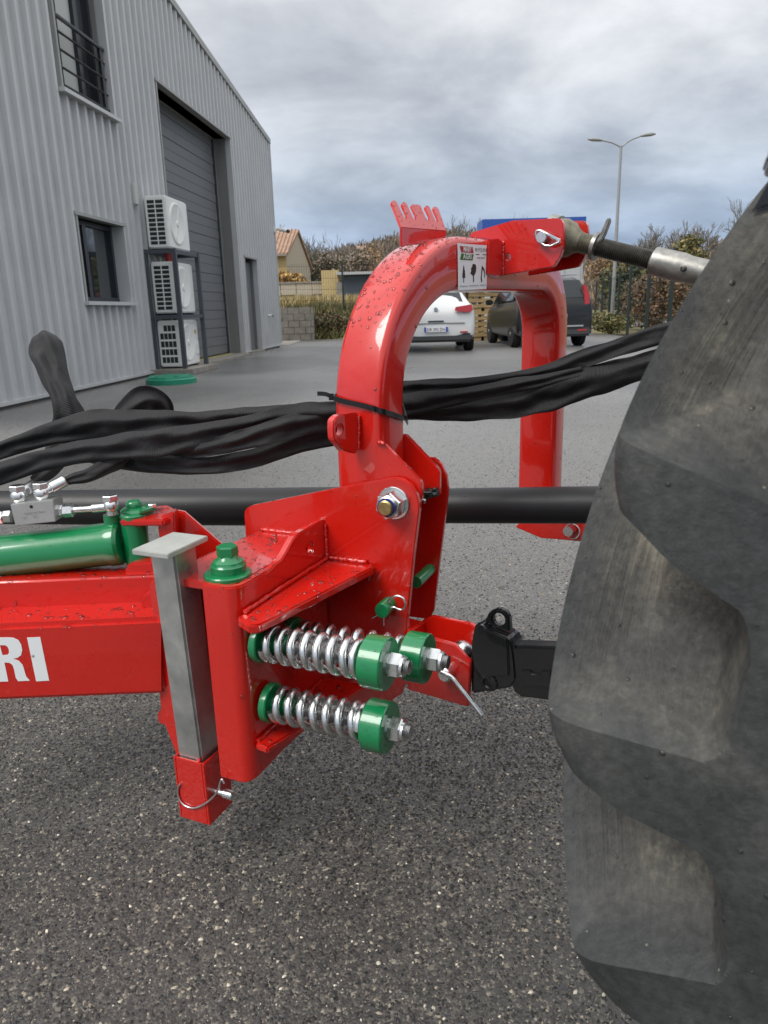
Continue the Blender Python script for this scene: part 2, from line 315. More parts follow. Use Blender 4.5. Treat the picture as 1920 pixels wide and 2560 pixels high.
def mat_attr(name, attr='tint', rough=0.7, trans=0.0):
    m = mat(name, (0.1, 0.1, 0.1), rough); t = m.node_tree; a_ = N(t, 'ShaderNodeAttribute'); a_.attribute_name = attr; L(t, a_.outputs['Color'], t.nodes['Principled BSDF'].inputs['Base Color'])
    return m
STONE = mat_attr('gravel_chips', rough=0.45)
STONE.node_tree.nodes['Principled BSDF'].inputs['Sheen Weight'].default_value = 0.05
FOLIAGE = mat_attr('leaves', rough=0.6)
BARK = mat('bark', (0.09, 0.075, 0.06), 0.85, var=0.3)
CLAD = mat('grey_cladding', (0.56, 0.565, 0.565), 0.36, 0.1, var=0.06, vscale=1.5, rvar=0.06)
TRIM = mat('grey_trim', (0.36, 0.365, 0.35), 0.45, 0.1, var=0.08, vscale=2)
DOORG = mat('garage_door_grey', (0.15, 0.155, 0.165), 0.5, var=0.05, bump=0.05, bscale=200)
ANTH = mat('anthracite_frame', (0.028, 0.032, 0.040), 0.35)
GLASS = mat('window_glass', (0.02, 0.024, 0.028), 0.03, spec=0.9, coat=0.5)
BLIND = mat('pale_curtain', (0.55, 0.56, 0.54), 0.7)
ACW = mat('ac_white', (0.86, 0.86, 0.83), 0.4, var=0.04); ACD = mat('ac_fin_dark', (0.02, 0.03, 0.032), 0.4); ACG = mat('ac_fan_grey', (0.36, 0.35, 0.33), 0.5)
RACK = mat('rack_blue_grey', (0.075, 0.085, 0.10), 0.5, 0.2)
CONC = mat('concrete', (0.27, 0.25, 0.22), 0.85, var=0.25, vscale=4, bump=0.3, bscale=30)
CONCD = mat('breeze_block', (0.20, 0.185, 0.16), 0.9, var=0.25, vscale=6, bump=0.3, bscale=30)
GREENL = mat('green_plastic_lid', (0.02, 0.24, 0.14), 0.4, var=0.15)
YEL = mat('yellow_sill', (0.42, 0.36, 0.10), 0.6, var=0.3)
TILE = mat('roof_tile', (0.30, 0.16, 0.10), 0.8, col2=(0.42, 0.30, 0.22), vscale=3, bump=0.3, bscale=6)
RENDER = mat('cream_render', (0.48, 0.42, 0.33), 0.9, var=0.08); RENDY = mat('ochre_render', (0.52, 0.40, 0.20), 0.9, var=0.1)
BLUEF = mat('blue_fascia', (0.03, 0.09, 0.36), 0.4); LGREY = mat('light_grey_panel', (0.46, 0.47, 0.48), 0.5, var=0.05)
FENCE = mat('dark_green_fence', (0.020, 0.032, 0.030), 0.5); POLE = mat('galvanised_pole', (0.33, 0.34, 0.33), 0.5, 0.4)
WOOD = mat('pallet_wood', (0.36, 0.25, 0.12), 0.8, var=0.3, vscale=3, stretch=(1, 1, 8)); WRAP = mat('grey_wrap', (0.10, 0.105, 0.11), 0.25, var=0.4, vscale=3, bump=0.5, bscale=6)
WHCAR = mat('white_car_paint', (0.74, 0.75, 0.74), 0.25, coat=0.6); BKCAR = mat('black_car_paint', (0.010, 0.010, 0.012), 0.3, coat=0.4)
CARGL = mat('car_glass', (0.015, 0.022, 0.024), 0.04, spec=0.8); TAIL = mat('tail_light', (0.50, 0.03, 0.035), 0.2, coat=0.5); PLASTG = mat('bumper_plastic', (0.055, 0.058, 0.058), 0.55)
TYRE = mat('car_tyre', (0.018, 0.018, 0.018), 0.8); CHROME = mat('chrome', (0.7, 0.7, 0.7), 0.12, 1.0); PLATEB = mat('plate_blue', (0.05, 0.09, 0.42), 0.4)
def mat_hill(name, cols, sc):
    m = mat(name, (0.1, 0.1, 0.1), 0.9); t = m.node_tree; tcn = N(t, 'ShaderNodeTexCoord'); n = N(t, 'ShaderNodeTexNoise'); n.inputs['Scale'].default_value = sc; n.inputs['Detail'].default_value = 8; n.inputs['Roughness'].default_value = 0.65; L(t, tcn.outputs['Object'], n.inputs[0])
    L(t, ramp(t, n.outputs[0], [(0.30+0.4*i/(len(cols)-1), c) for i, c in enumerate(cols)]), t.nodes['Principled BSDF'].inputs['Base Color']); return m
HILL = mat_hill('wooded_hill_ground', [(0.12, 0.10, 0.07), (0.18, 0.14, 0.09), (0.20, 0.18, 0.10)], 0.02)
BANK = mat_hill('rough_grass_ground', [(0.06, 0.07, 0.025), (0.14, 0.12, 0.05), (0.22, 0.17, 0.08)], 0.6)

# ------------------------------------------------------------------ fast meshes
def fast(name, V, Fc, tint, mt, parent=None):
    V = np.asarray(V, np.float64); Fc = np.asarray(Fc, np.int32); k_ = Fc.shape[1]; me = bpy.data.meshes.new(name)
    me.vertices.add(len(V)); me.vertices.foreach_set('co', V.ravel()); me.loops.add(Fc.size); me.loops.foreach_set('vertex_index', Fc.ravel())
    me.polygons.add(len(Fc)); me.polygons.foreach_set('loop_start', np.arange(0, Fc.size, k_, dtype=np.int32))
    me.update(calc_edges=True); me.validate()
    if tint is not None:
        a_ = me.attributes.new('tint', 'FLOAT_COLOR', 'FACE'); a_.data.foreach_set('color', np.c_[tint, np.ones(len(tint))].astype(np.float32).ravel())
    return put(name, me, mt, parent)
def pick(cols, n, wts=None, jit=0.25):
    c = np.array(cols)[rng.choice(len(cols), n, p=wts)]; return np.clip(c*(1+jit*rng.normal(size=(n, 1))), 0.004, 1)
def leafcloud(name, ells, n, size, cols, mt=None, parent=None, wts=None, shell=0.5, zmin=0.0, up=0.0):
    """ells: list of (centre, radii); n small leaf quads spread through them"""
    vol = np.array([np.prod(r) for c, r in ells]); idx = rng.choice(len(ells), n, p=vol/vol.sum())
    c = np.array([e[0] for e in ells], float)[idx]; r = np.array([e[1] for e in ells], float)[idx]
    d = rng.normal(size=(n, 3)); d /= np.linalg.norm(d, axis=1)[:, None]; P = c+r*d*(rng.random((n, 1))**shell)
    P[:, 2] = np.maximum(P[:, 2], zmin+0.02)
    e1 = rng.normal(size=(n, 3)); e1[:, 2] += up*np.sign(rng.random(n)-.2); e1 /= np.linalg.norm(e1, axis=1)[:, None]; e2 = rng.normal(size=(n, 3)); e2 = np.cross(e1, e2); e2 /= np.linalg.norm(e2, axis=1)[:, None]
    s = size*(0.5+rng.random((n, 1))); a1, a2 = e1*s, e2*s*0.5
    V = np.stack([P-a1, P+a2, P+a1, P-a2], 1).reshape(-1, 3); Fc = np.arange(4*n).reshape(-1, 4)
    return fast(name, V, Fc, pick(cols, n, wts), mt or FOLIAGE, parent)
def segs_mesh(name, S, mt, parent=None, k_=4):
    S = np.array(S); p, q, r0, r1 = S[:, 0:3], S[:, 3:6], S[:, 6:7], S[:, 7:8]; ax = q-p; ax /= np.linalg.norm(ax, axis=1)[:, None]+1e-9
    t = np.where(np.abs(ax[:, 2:3]) < .9, [[0, 0, 1.0]], [[1.0, 0, 0]]); e1 = np.cross(ax, t); e1 /= np.linalg.norm(e1, axis=1)[:, None]; e2 = np.cross(ax, e1); V = []
    for base, r in ((p, r0), (q, r1)):
        for j in range(k_): th = 2*math.pi*j/k_; V.append(base+r*(math.cos(th)*e1+math.sin(th)*e2))
    V = np.stack(V, 1).reshape(-1, 3); b0 = np.arange(len(S))[:, None]*2*k_; Fc = []
    for j in range(k_): Fc.append(np.c_[b0+j, b0+(j+1) % k_, b0+k_+(j+1) % k_, b0+k_+j])
    return fast(name, V, np.concatenate(Fc), None, mt, parent)
def bare_tree(label, base, h, spread, group, seed, col=None, depth_=6, leafn=0, leafcols=None):
    r_ = random.Random(seed); S = [[], []]
    def grow(p, d, l, r, lev):
        q = p+d*l; S[0 if lev < 2 else 1].append([*p, *q, max(r, .02), max(r*0.72, .016)])
        if lev >= depth_: return
        for i in range(r_.choice((2, 3, 3)) if lev else 5):
            ang = r_.uniform(0.18, 0.62)*spread; ax, e1, e2 = basis(d); t = r_.uniform(0, 6.28)
            nd = nrm(d*math.cos(ang)+(e1*math.cos(t)+e2*math.sin(t))*math.sin(ang)+np.array([0, 0, 0.10])); f = r_.uniform(0.35, 1.0) if lev else r_.uniform(0.55, 1)
            grow(p+d*l*f, nd, l*r_.uniform(0.62, 0.84), r*0.56, lev+1)
    base = np.array(base, float); grow(base-np.array([0, 0, .1]), nrm([r_.uniform(-.05, .05), r_.uniform(-.05, .05), 1]), h*0.335, h*0.018, 0)
    t = thing('bare_tree', label, 'tree', base, group)
    segs_mesh('trunk', S[0], BARK, t, 6); segs_mesh('crown', S[1], col or BARK, t, 3)
    if leafn: leafcloud('foliage', [(base+np.array([0, 0, h*.62]), (h*.26, h*.26, h*.36))], leafn, h*.02, leafcols, parent=t)
    return t

# ------------------------------------------------------------------ ground
gr = mesh('field', [(-1200, -60, -.06), (1200, -60, -.06), (1200, 1500, -.06), (-1200, 1500, -.06)], [(0, 1, 2, 3)], BANK); tag(gr, kind='structure')
yd = mesh('asphalt_yard', [(-30, -12, 0), (16, -12, 0), (16, 10, 0), (7.6, 18.2, 0), (7.6, 29, 0), (-30, 29, 0)], [(0, 1, 2, 3, 4, 5)], ASPHALT); tag(yd, kind='structure')
# loose aggregate standing proud of the asphalt near the camera
def chips(n, x0, x1, y0, y1, s0, s1, cols, wts, name, pw=1.0):
    yy = y0+(y1-y0)*rng.random(n)**pw; P = np.c_[rng.uniform(x0, x1, n)*np.maximum(1, .55*yy/y0*(y0 > 1.5)), yy, np.zeros(n)]
    base = np.array([(1, 0, 0), (.3, .9, 0), (-.8, .55, 0), (-.75, -.6, 0), (.35, -.95, 0), (.25, .1, .62), (-.3, -.15, .55)], float)
    s = (s0+(s1-s0)*rng.random(n)**2.4)[:, None, None]; th = rng.random(n)*6.28; c, s_ = np.cos(th), np.sin(th)
    V = base[None]*(1+0.35*rng.normal(size=(n, 7, 3)))*s*np.array([1, .75, .8]); V[:, :5, 2] = -.001
    X = V[..., 0]*c[:, None]-V[..., 1]*s_[:, None]; Y = V[..., 0]*s_[:, None]+V[..., 1]*c[:, None]; V = np.stack([X, Y, V[..., 2]], -1)+P[:, None]
    tri = np.array([(0, 1, 5), (1, 2, 5), (2, 6, 5), (2, 3, 6), (3, 4, 6), (4, 5, 6), (4, 0, 5)]); Fc = (np.arange(n)[:, None, None]*7+tri[None]).reshape(-1, 3)
    return fast(name, V.reshape(-1, 3), Fc, np.repeat(pick(cols, n, wts, .3), 7, 0), STONE)
CH = [(.013, .0125, .012), (.030, .028, .026), (.068, .062, .055), (.135, .12, .10), (.24, .205, .155), (.45, .41, .33)]
WT = [.27, .28, .22, .13, .075, .025]
tag(chips(185000, -1.3, 1.0, .45, 2.0, .0016, .0056, CH, WT, 'loose_gravel'), 'small grey and beige stone chips set in the dark asphalt', 'gravel', kind='stuff')
tag(chips(80000, -1.9, 1.9, 2.0, 14.0, .0025, .0065, CH, WT, 'loose_gravel', 1.9), 'stone chips in the asphalt further out under the red machine', 'gravel', kind='stuff')

# ------------------------------------------------------------------ warehouse
GW = ground(183, 984); VW = ray(1122, 776); VW[2] = 0; VW = nrm(VW); NWL = np.array([VW[1], -VW[0], 0])   # wall runs along VW, faces NWL
def wp(s, out, z): return GW+VW*s+NWL*out+K*z
def roofz(s): return 5.62+(12.65-s)*0.118
wh = thing('warehouse', 'grey corrugated metal warehouse with roller door on the left', 'building', wp(4, -.5, 0))
OPEN = [(.72, 2.24, 3.86, 6.25), (.64, 2.10, 1.20, 2.32), (4.16, 8.56, -.1, 4.86), (9.12, 10.28, -.1, 2.32)]
S0, S1 = -4.0, 12.65
def clad_sheet(s0, s1):
    br = set([s0, s1]); 
    for i in range(int(s0/0.25)-1, int(s1/0.25)+2):
        for o_ in (0, .018, .072, .09): br.add(round(i*.25+o_, 4))
    for o in OPEN: br.add(o[0]); br.add(o[1])
    br = sorted(x for x in br if s0-1e-6 <= x <= s1+1e-6)
    def outp(s):
        f = (s % .25); return .058 if .0179 <= f <= .0721 else (0.058*f/.018 if f < .018 else (.058*(.09-f)/.018 if f < .09 else 0.0))
    Q = []
    for x0, x1 in zip(br[:-1], br[1:]):
        if x1-x0 < 1e-5: continue
        m_ = (x0+x1)/2; iv = [(.06, None)]
        for o in OPEN:
            if o[0] < m_ < o[1]:
                nv = []
                for a_, b_ in iv:
                    bt = b_ if b_ is not None else roofz(m_)
                    if o[3] <= a_ or o[2] >= bt: nv.append((a_, b_)); continue
                    if o[2] > a_: nv.append((a_, o[2]))
                    if o[3] < bt: nv.append((o[3], b_))
                iv = nv
        for a_, b_ in iv: Q.append([x0, x1, a_, b_, len(Q)])
    for q in Q:                                     # pieces that touch stay one sheet
        for r in Q:
            if abs(q[1]-r[0]) < 1e-6 and q[2] < (r[3] or 99) and r[2] < (q[3] or 99) and q[4] != r[4]:
                old = r[4]
                for z in Q:
                    if z[4] == old: z[4] = q[4]
    for c_ in sorted(set(q[4] for q in Q)):
        V, Fc = [], []
        for x0, x1, a_, b_, cc in Q:
            if cc != c_: continue
            n0 = len(V); V += [wp(x0, outp(x0), a_), wp(x1, outp(x1-1e-6), a_), wp(x1, outp(x1-1e-6), roofz(x1) if b_ is None else b_), wp(x0, outp(x0), roofz(x0) if b_ is None else b_)]; Fc.append((n0, n0+1, n0+2, n0+3))
        mesh('cladding_sheet', V, Fc, CLAD, wh, recalc=False)
x = S0
while x < S1-.01: clad_sheet(x, min(x+1.0, S1)); x += 1.0
def wbox(name, s0, s1, o0, o1, z0, z1, mt, parent, bev=0): return box(name, wp((s0+s1)/2, (o0+o1)/2, (z0+z1)/2), VW*(s1-s0), NWL*(o1-o0), K*(z1-z0), mt, parent, bev)
# body behind the sheets: side and back walls, roof
V = [wp(S0, -.45, 0), wp(S1, -.03, 0), wp(S1, -14, 0), wp(S0, -14, 0)]; V += [V[0]+K*roofz(S0), V[1]+K*roofz(S1), V[2]+K*roofz(S1), V[3]+K*roofz(S0)]
mesh('wall', [V[i] for i in (1, 2, 6, 5)], [(0, 1, 2, 3)], CLAD, wh, recalc=False)
mesh('roof', [V[i]+K*.04 for i in (4, 5, 6, 7)], [(0, 1, 2, 3)], TRIM, wh, recalc=False)
for a_, b_, z0_, z1_ in [(S0, .64, 0, 7), (2.24, 4.16, 0, 7), (8.56, 9.12, 0, 5.5), (10.28, 12.6, 0, 5.4)]: wbox('inner_wall', a_, b_, -.44, -.06, .02, min(z1_, roofz(b_)-.1), TRIM, wh)
wbox('inner_wall', .64, 2.24, -.44, -.06, 2.32, 3.86, TRIM, wh); wbox('inner_wall', .64, 2.24, -.44, -.06, .02, 1.20, TRIM, wh); wbox('inner_wall', 4.16, 8.56, -.44, -.06, 4.86, roofz(8.6)-.1, TRIM, wh); wbox('inner_wall', 9.12, 10.28, -.44, -.06, 2.32, 5.4, TRIM, wh)
wbox('plinth', S0, 4.14, -.40, -.01, 0, .07, CONCD, wh); wbox('plinth', 10.30, S1, -.40, -.01, 0, .07, CONCD, wh)
wbox('base_flashing', S0, 4.15, .0, .072, .045, .085, CLAD, wh); wbox('base_flashing', 10.29, S1, .0, .072, .045, .085, CLAD, wh); wbox('base_flashing', 8.57, 9.1, .0, .072, .045, .085, CLAD, wh)
dr = nrm(wp(S1, 0, roofz(S1))-wp(S0, 0, roofz(S0)))
box('verge_trim', (wp(S0, .03, roofz(S0))+wp(S1+.04, .03, roofz(S1)))/2+K*.0, dr*(np.linalg.norm(wp(S1+.1, 0, roofz(S1))-wp(S0, 0, roofz(S0)))), NWL*.10, np.cross(dr, NWL)*.13, TRIM, wh)
wbox('corner_trim', S1-.02, S1+.05, -.06, .07, .13, roofz(S1)-.05, CLAD, wh)
# openings: flashings
def flash(o, t=.045, sill=True, out=.066):
    s0, s1, z0, z1 = o
    wbox('jamb_flashing', s0-t, s0, -.30, out, z0, z1, TRIM, wh); wbox('jamb_flashing', s1, s1+t, -.30, out, z0, z1, CLAD, wh)
    wbox('head_flashing', s0-t-.03, s1+t+.03, -.30, out+.012, z1, z1+t, TRIM, wh)
    if sill: wbox('window_sill', s0-t-.06, s1+t+.06, -.2, out+.06, z0-.05, z0, CLAD, wh)
flash(OPEN[0]); flash(OPEN[1])
for o in OPEN[2:]: flash((o[0], o[1], 0.005, o[3]), sill=False)
def window(o, d, sash, blind=False):
    s0, s1, z0, z1 = o; f = .07; fr = None
    wn = wbox('window', s0, s1, d-.05, d-.03, z0, z1, GLASS, wh)
    for a_, b_, c_, e_ in [(s0, s1, z0, z0+f), (s0, s1, z1-f, z1), (s0, s0+f, z0+f, z1-f), (s1-f, s1, z0+f, z1-f)]: wbox('frame', a_, b_, d-.06, d+.02, c_, e_, ANTH, wn)
    for m_ in sash: wbox('mullion', m_-.05, m_+.05, d-.06, d+.035, z0+f, z1-f, ANTH, wn)
    if blind: wbox('curtain', s0+.55, s0+.95, d-.028, d-.02, z0+f, z1-f, BLIND, wn)
    return wn
w0 = window(OPEN[0], -.16, [1.72], True); w1 = window(OPEN[1], -.15, [1.15])
for z_ in (3.95, 4.16, 4.37, 4.58, 4.76): sweep('rail', [wp(.75, .0, z_), wp(2.22, .0, z_)], .016 if z_ < 4.7 else .028, ANTH, w0, 6)
for s_ in (.76, 2.12): wbox('rail_post', s_-.03, s_+.03, -.03, .012, 3.88, 4.78, ANTH, w0)
# roller door of insulated sections
gd = wbox('garage_door', 4.16, 8.56, -.40, -.38, 0.06, 4.86, ANTH, wh)
for i in range(24): wbox('door_slat', 4.2, 8.50, -.38, -.345 if i % 2 else -.352, .08+i*.2, .08+i*.2+.197, DOORG, gd, .006)
wbox('door_seal', 8.46, 8.56, -.38, -.33, .06, 4.86, ANTH, gd); wbox('threshold', 4.16, 8.56, -.42, .25, .0, .05, CONC, wh); wbox('threshold_strip', 4.2, 8.5, -.30, -.20, .05, .058, YEL, wh)
pd = wbox('entry_door', 9.12, 10.28, -.20, -.15, .03, 2.32, ANTH, wh)
wbox('door_leaf', 9.2, 10.2, -.15, -.12, .05, 2.24, DOORG, pd); wbox('handle', 9.3, 9.42, -.12, -.06, 1.0, 1.04, ZINC, pd); wbox('step', 9.05, 10.35, -.2, .12, 0, .05, CONC, wh)
sweep('hose_bib', [wp(11.2, .03, .92), wp(11.2, .10, .92), wp(11.35, .14, .95), wp(11.4, .14, .86)], .018, ZINC, wh, 6)
o = wbox('junction_box', 2.58, 2.72, .058, .105, 2.70, 3.02, BLIND, None, .01); tag(o, 'small white box on the cladding above the ground floor window', 'box')
cm = thing('security_camera', 'white bullet security camera on the far corner of the warehouse', 'camera', wp(12.55, .05, 3.25))
wbox('wall_mount', 12.5, 12.62, .05, .12, 3.2, 3.36, ACW, cm, .01); sweep('arm', [wp(12.56, .1, 3.3), wp(12.56, .24, 3.3)], .025, ACW, cm, 8); lathe('housing', wp(12.56, .18, 3.30), NWL*.9-K*.25-VW*.3, [(0, .03), (.02, .05), (.26, .05), (.30, .04)], ACW, cm, 12); lathe('lens', wp(12.56, .18, 3.30)+nrm(NWL*.9-K*.25-VW*.3)*.30, NWL*.9-K*.25-VW*.3, [(0, .045), (.07, .045)], ANTH, cm, 12)

# ------------------------------------------------------------------ air conditioners on their rack
rk = thing('equipment_rack', 'dark steel rack carrying three white outdoor air conditioning units', 'rack', wp(3.4, .3, 0))
wbox('concrete_pad', 2.68, 4.12, -.02, .74, 0, .10, CONC, rk, .01)
RS0, RS1, RO = 2.84, 3.98, .56
for s_, o_ in ((RS0, .06), (RS0, RO), (RS1, .06), (RS1, RO)): wbox('post', s_-.035, s_+.035, o_-.035, o_+.035, .10, 2.04, RACK, rk)
for z_ in (.96, 2.00):
    for s_ in (RS0, RS1): wbox('shelf_beam', s_-.03, s_+.03, .09, RO-.03, z_-.03, z_+.03, RACK, rk)
    for o_ in (.12, RO): wbox('shelf_rail', RS0+.03, RS1-.03, o_-.025, o_+.025, z_-.03, z_+.03, RACK, rk)
def ac_unit(label, z0, h, s0, s1, rows, cols, low):
    t = thing('ac_unit', label, 'air conditioner', wp((s0+s1)/2, .28, z0), 'outdoor air conditioning units'); o0, o1 = .10, .47
    wbox('casing', s0, s1, o0, o1, z0+.03, z0+h, ACW, t, .02)
    for f_ in (s0+.15, s1-.15): wbox('foot', f_-.04, f_+.04, o0, o1, z0, z0+.03, ANTH, t)
    pw = (o1-o0-.09)/cols; ph = (h-.14)/rows
    for i in range(rows):
        for j in range(cols):
            if low and i == rows-1 and j < 1: continue
            wbox('grille_slot', s0-.004, s0+.01, o0+.04+j*pw+pw*.08, o0+.04+(j+1)*pw-pw*.08, z0+.08+i*ph+ph*.12, z0+.08+(i+1)*ph-ph*.14, ACD, t)
    c = wp(s0+(s1-s0)*.42, o1, z0+h*.52); r = h*.40
    lathe('fan_grille', c, NWL, [(-.002, r), (.012, r), (.02, r*.93), (.016, r*.9)], ACW, t, 28)
    lathe('fan_recess', c, NWL, [(0, r*.88), (.013, r*.88)], ACG, t, 28)
    for k_ in range(2):
        th = k_*math.pi+1.25; e = VW*math.cos(th)+K*math.sin(th); f = np.cross(NWL, e)
        slab('fan_blade', [c+NWL*.014+e*r*.15-f*r*.05, c+NWL*.014+e*r*.78-f*r*.16, c+NWL*.014+e*r*.85+f*r*.02, c+NWL*.014+e*r*.15+f*r*.07], NWL*.006, ACW, t, bev=0)
    lathe('hub', c, NWL, [(0.012, r*.18), (.03, r*.15)], ACW, t, 14)
    if low: wbox('rating_label', s1-.2, s1-.1, o1, o1+.003, z0+h*.7, z0+h*.78, YEL, t); wbox('valve_cover', s1-.17, s1-.06, o1, o1+.02, z0+h*.25, z0+h*.5, ACW, t, .005)
ac_unit('white outdoor air conditioning unit standing on top of the rack', 2.03, .84, 2.93, 3.92, 10, 2, 0)
ac_unit('white outdoor air conditioning unit on the middle shelf of the rack', .99, .86, 2.93, 3.92, 10, 2, 0)
ac_unit('white outdoor air conditioning unit at the foot of the rack', .10, .80, 2.93, 3.92, 5, 4, 1)
rc = lathe('red_can', wp(3.2, .34, 1.85), K, [(0, .07), (.01, .075), (.15, .075), (.16, .06)], mat('red_can_paint', (.35, .04, .04), .5), None, 14); tag(rc, 'small red can lying on the middle air conditioning unit', 'can')
g_ = ground(429, 958); lid = thing('chamber_lid', 'round green plastic chamber lid on the ground beside the rack', 'lid', (g_[0], g_[1], 0))
lathe('rim', (g_[0], g_[1], 0), K, [(0, .37), (.07, .37), (.085, .35)], GREENL, lid, 32); lathe('cover', (g_[0], g_[1], .085), K, [(0, .34), (.022, .335), (.03, .30)], GREENL, lid, 32)
for t in np.linspace(0, 6.28, 6, endpoint=False): lathe('screw_boss', (g_[0]+.29*math.cos(t), g_[1]+.29*math.sin(t), .105), K, [(0, .03), (.02, .028)], GREENL, lid, 8)

# ------------------------------------------------------------------ bank, fences, far buildings
def bank_h(x, y):
    return 0.95*min(max((y-27.6)/1.8, 0), 1)+0.02*(max(y-29.4, 0))+.10*noise.noise(Vector((x*.7, y*.7, 0)))*min(max((y-27.6)/1, 0), 1)
V, Fc = [], []; xs = np.linspace(-26, 3.2, 60); ys = np.r_[np.linspace(27.5, 30.5, 12), np.linspace(32, 70, 12)]
for y in ys:
    for x in xs: V.append((x, y, bank_h(x, y)-.03))
for j in range(len(ys)-1):
    for i in range(len(xs)-1): a_ = j*len(xs)+i; Fc.append((a_, a_+1, a_+len(xs)+1, a_+len(xs)))
tag(mesh('grass_bank', V, Fc, BANK, None, True), kind='structure')
def blades(name, n, fx, h0, h1, cols, wts, wid=.02):
    P = np.array([fx() for _ in range(n)]); hh = rng.uniform(h0, h1, (n, 1)); d = rng.normal(size=(n, 3))*[.35, .35, 0]+[0, 0, 1]; s = rng.normal(size=(n, 3))*[1, 1, 0]; s /= np.linalg.norm(s, axis=1)[:, None]
    V = np.stack([P-s*wid, P+s*wid, P+d*hh], 1).reshape(-1, 3); return fast(name, V, np.arange(3*n).reshape(-1, 3), pick(cols, n, wts), FOLIAGE)
def bp_():
    x, y = random.uniform(-3.6, 1.6), random.uniform(27.6, 31.5); return (x, y, bank_h(x, y)-.03)
tag(blades('bank_grass', 9000, bp_, .12, .45, [(.10, .12, .035), (.20, .17, .07), (.13, .10, .05), (.30, .24, .11)], [.38, .27, .2, .15], .03), 'rough green and straw coloured grass on the bank behind the fence', 'grass', kind='stuff')
def dp_():
    x, y = random.uniform(-5.5, -.5), random.uniform(33.5, 37); return (x, y, bank_h(x, y)-.05)
tag(blades('dry_grass', 6000, dp_, .3, .8, [(.42, .33, .14), (.50, .42, .22), (.30, .22, .10)], None, .035), 'tall dry yellow grass beyond the fence', 'grass', kind='stuff')
def shrub(label, c, r, n, size, cols, grp, wts=None):
    t = thing('shrub', label, 'shrub', c, grp); c = np.array(c, float)
    E = [(c+np.array([random.uniform(-.5, .5)*r[0], random.uniform(-.5, .5)*r[1], r[2]*random.uniform(.7, 1.2)]), (r[0]*.62, r[1]*.62, r[2]*.62)) for _ in range(5)]+[(c+np.array([0, 0, r[2]*.8]), (r[0]*.85, r[1]*.85, r[2]*.8))]
    leafcloud('foliage', E, n, size, cols, parent=t, wts=wts, zmin=c[2], shell=.4)
    segs_mesh('stem', [[*c, *(c+np.array([random.uniform(-.6, .6)*r[0], random.uniform(-.6, .6)*r[1], r[2]*random.uniform(1, 1.7)])), .03, .008] for _ in range(14)], BARK, t)
shrub('low bramble shrub on the bank between block wall and red arch', (-1.9, 28.3, .1), (.9, .7, .55), 2600, .05, [(.05, .06, .02), (.11, .09, .04), (.16, .12, .06), (.09, .05, .03)], 'shrubs on the bank')
shrub('brown leafy shrub low on the bank beside the red arch', (-.4, 28.2, .05), (.9, .6, .5), 2400, .05, [(.07, .07, .03), (.13, .08, .04), (.18, .13, .06)], 'shrubs on the bank')
shrub('orange yellow bush in front of the tiled house', (-7.0, 58, 1.6), (1.9, 1.4, 1.35), 3000, .14, [(.42, .24, .06), (.50, .32, .10), (.26, .15, .05)], 'garden bushes')
# block wall
bw = thing('block_wall', 'low grey concrete block wall beside the warehouse corner', 'wall', (-3.1, 27.4, 0))
bm_ = None
for r_ in range(5):
    for c_ in range(5):
        jx = -4.05+c_*.405+(.2 if r_ % 2 else 0); x1 = min(jx+.395, -2.33)
        if x1-jx < .05: continue
        box('block', ((jx+x1)/2, 27.4+random.uniform(-.006, .006), .115+r_*.232), (x1-jx, 0, 0), (0, .2, 0), (0, 0, .224), CONCD, bw, .006)
box('pale_apron', (-3.6, 25.2, .006), (1.6, 0, 0), (0, 4.0, 0), (0, 0, .012), CONC, None); tag(bpy.data.objects['pale_apron'], kind='structure')
# mesh fences
def fence(label, pts, h, grp, zf=lambda x, y: 0, wire=.09):
    t = thing('mesh_fence', label, 'fence', (*pts[0], zf(*pts[0])), grp); S = []
    for i, (x, y) in enumerate(pts):
        box('post', (x, y, zf(x, y)+h/2), (.07, 0, 0), (0, .07, 0), (0, 0, h+.1), FENCE, t)
    for (x0, y0), (x1, y1) in zip(pts[:-1], pts[1:]):
        l = math.hypot(x1-x0, y1-y0); n = int(l/wire)
        for i in range(1, n): f = i/n; X, Y = x0+(x1-x0)*f, y0+(y1-y0)*f; S.append([X, Y, zf(X, Y)+.05, X, Y, zf(X, Y)+h-.06, .004, .004])
        for k_ in range(5): zz = .12+k_*(h-.25)/4; S.append([x0, y0, zf(x0, y0)+zz, x1, y1, zf(x1, y1)+zz, .006, .006])
    o = segs_mesh('wire_mesh', S, FENCE, t, 3); o['kind'] = 'stuff'
zb = lambda x, y: bank_h(x, y)-.02
fence('dark mesh fence running along the top of the grass bank', [(-3.95+i*2.62, 29.3) for i in range(-1, 3)], 1.9, 'mesh fences', zb)
fence('dark mesh fence with tall posts behind the parked cars on the right', [(10.9, 38.3), (10.25, 35.0), (9.5, 31.4), (8.75, 27.8), (7.95, 24.2), (7.2, 20.4), (6.55, 17.1)], 2.05, 'mesh fences', wire=.30)
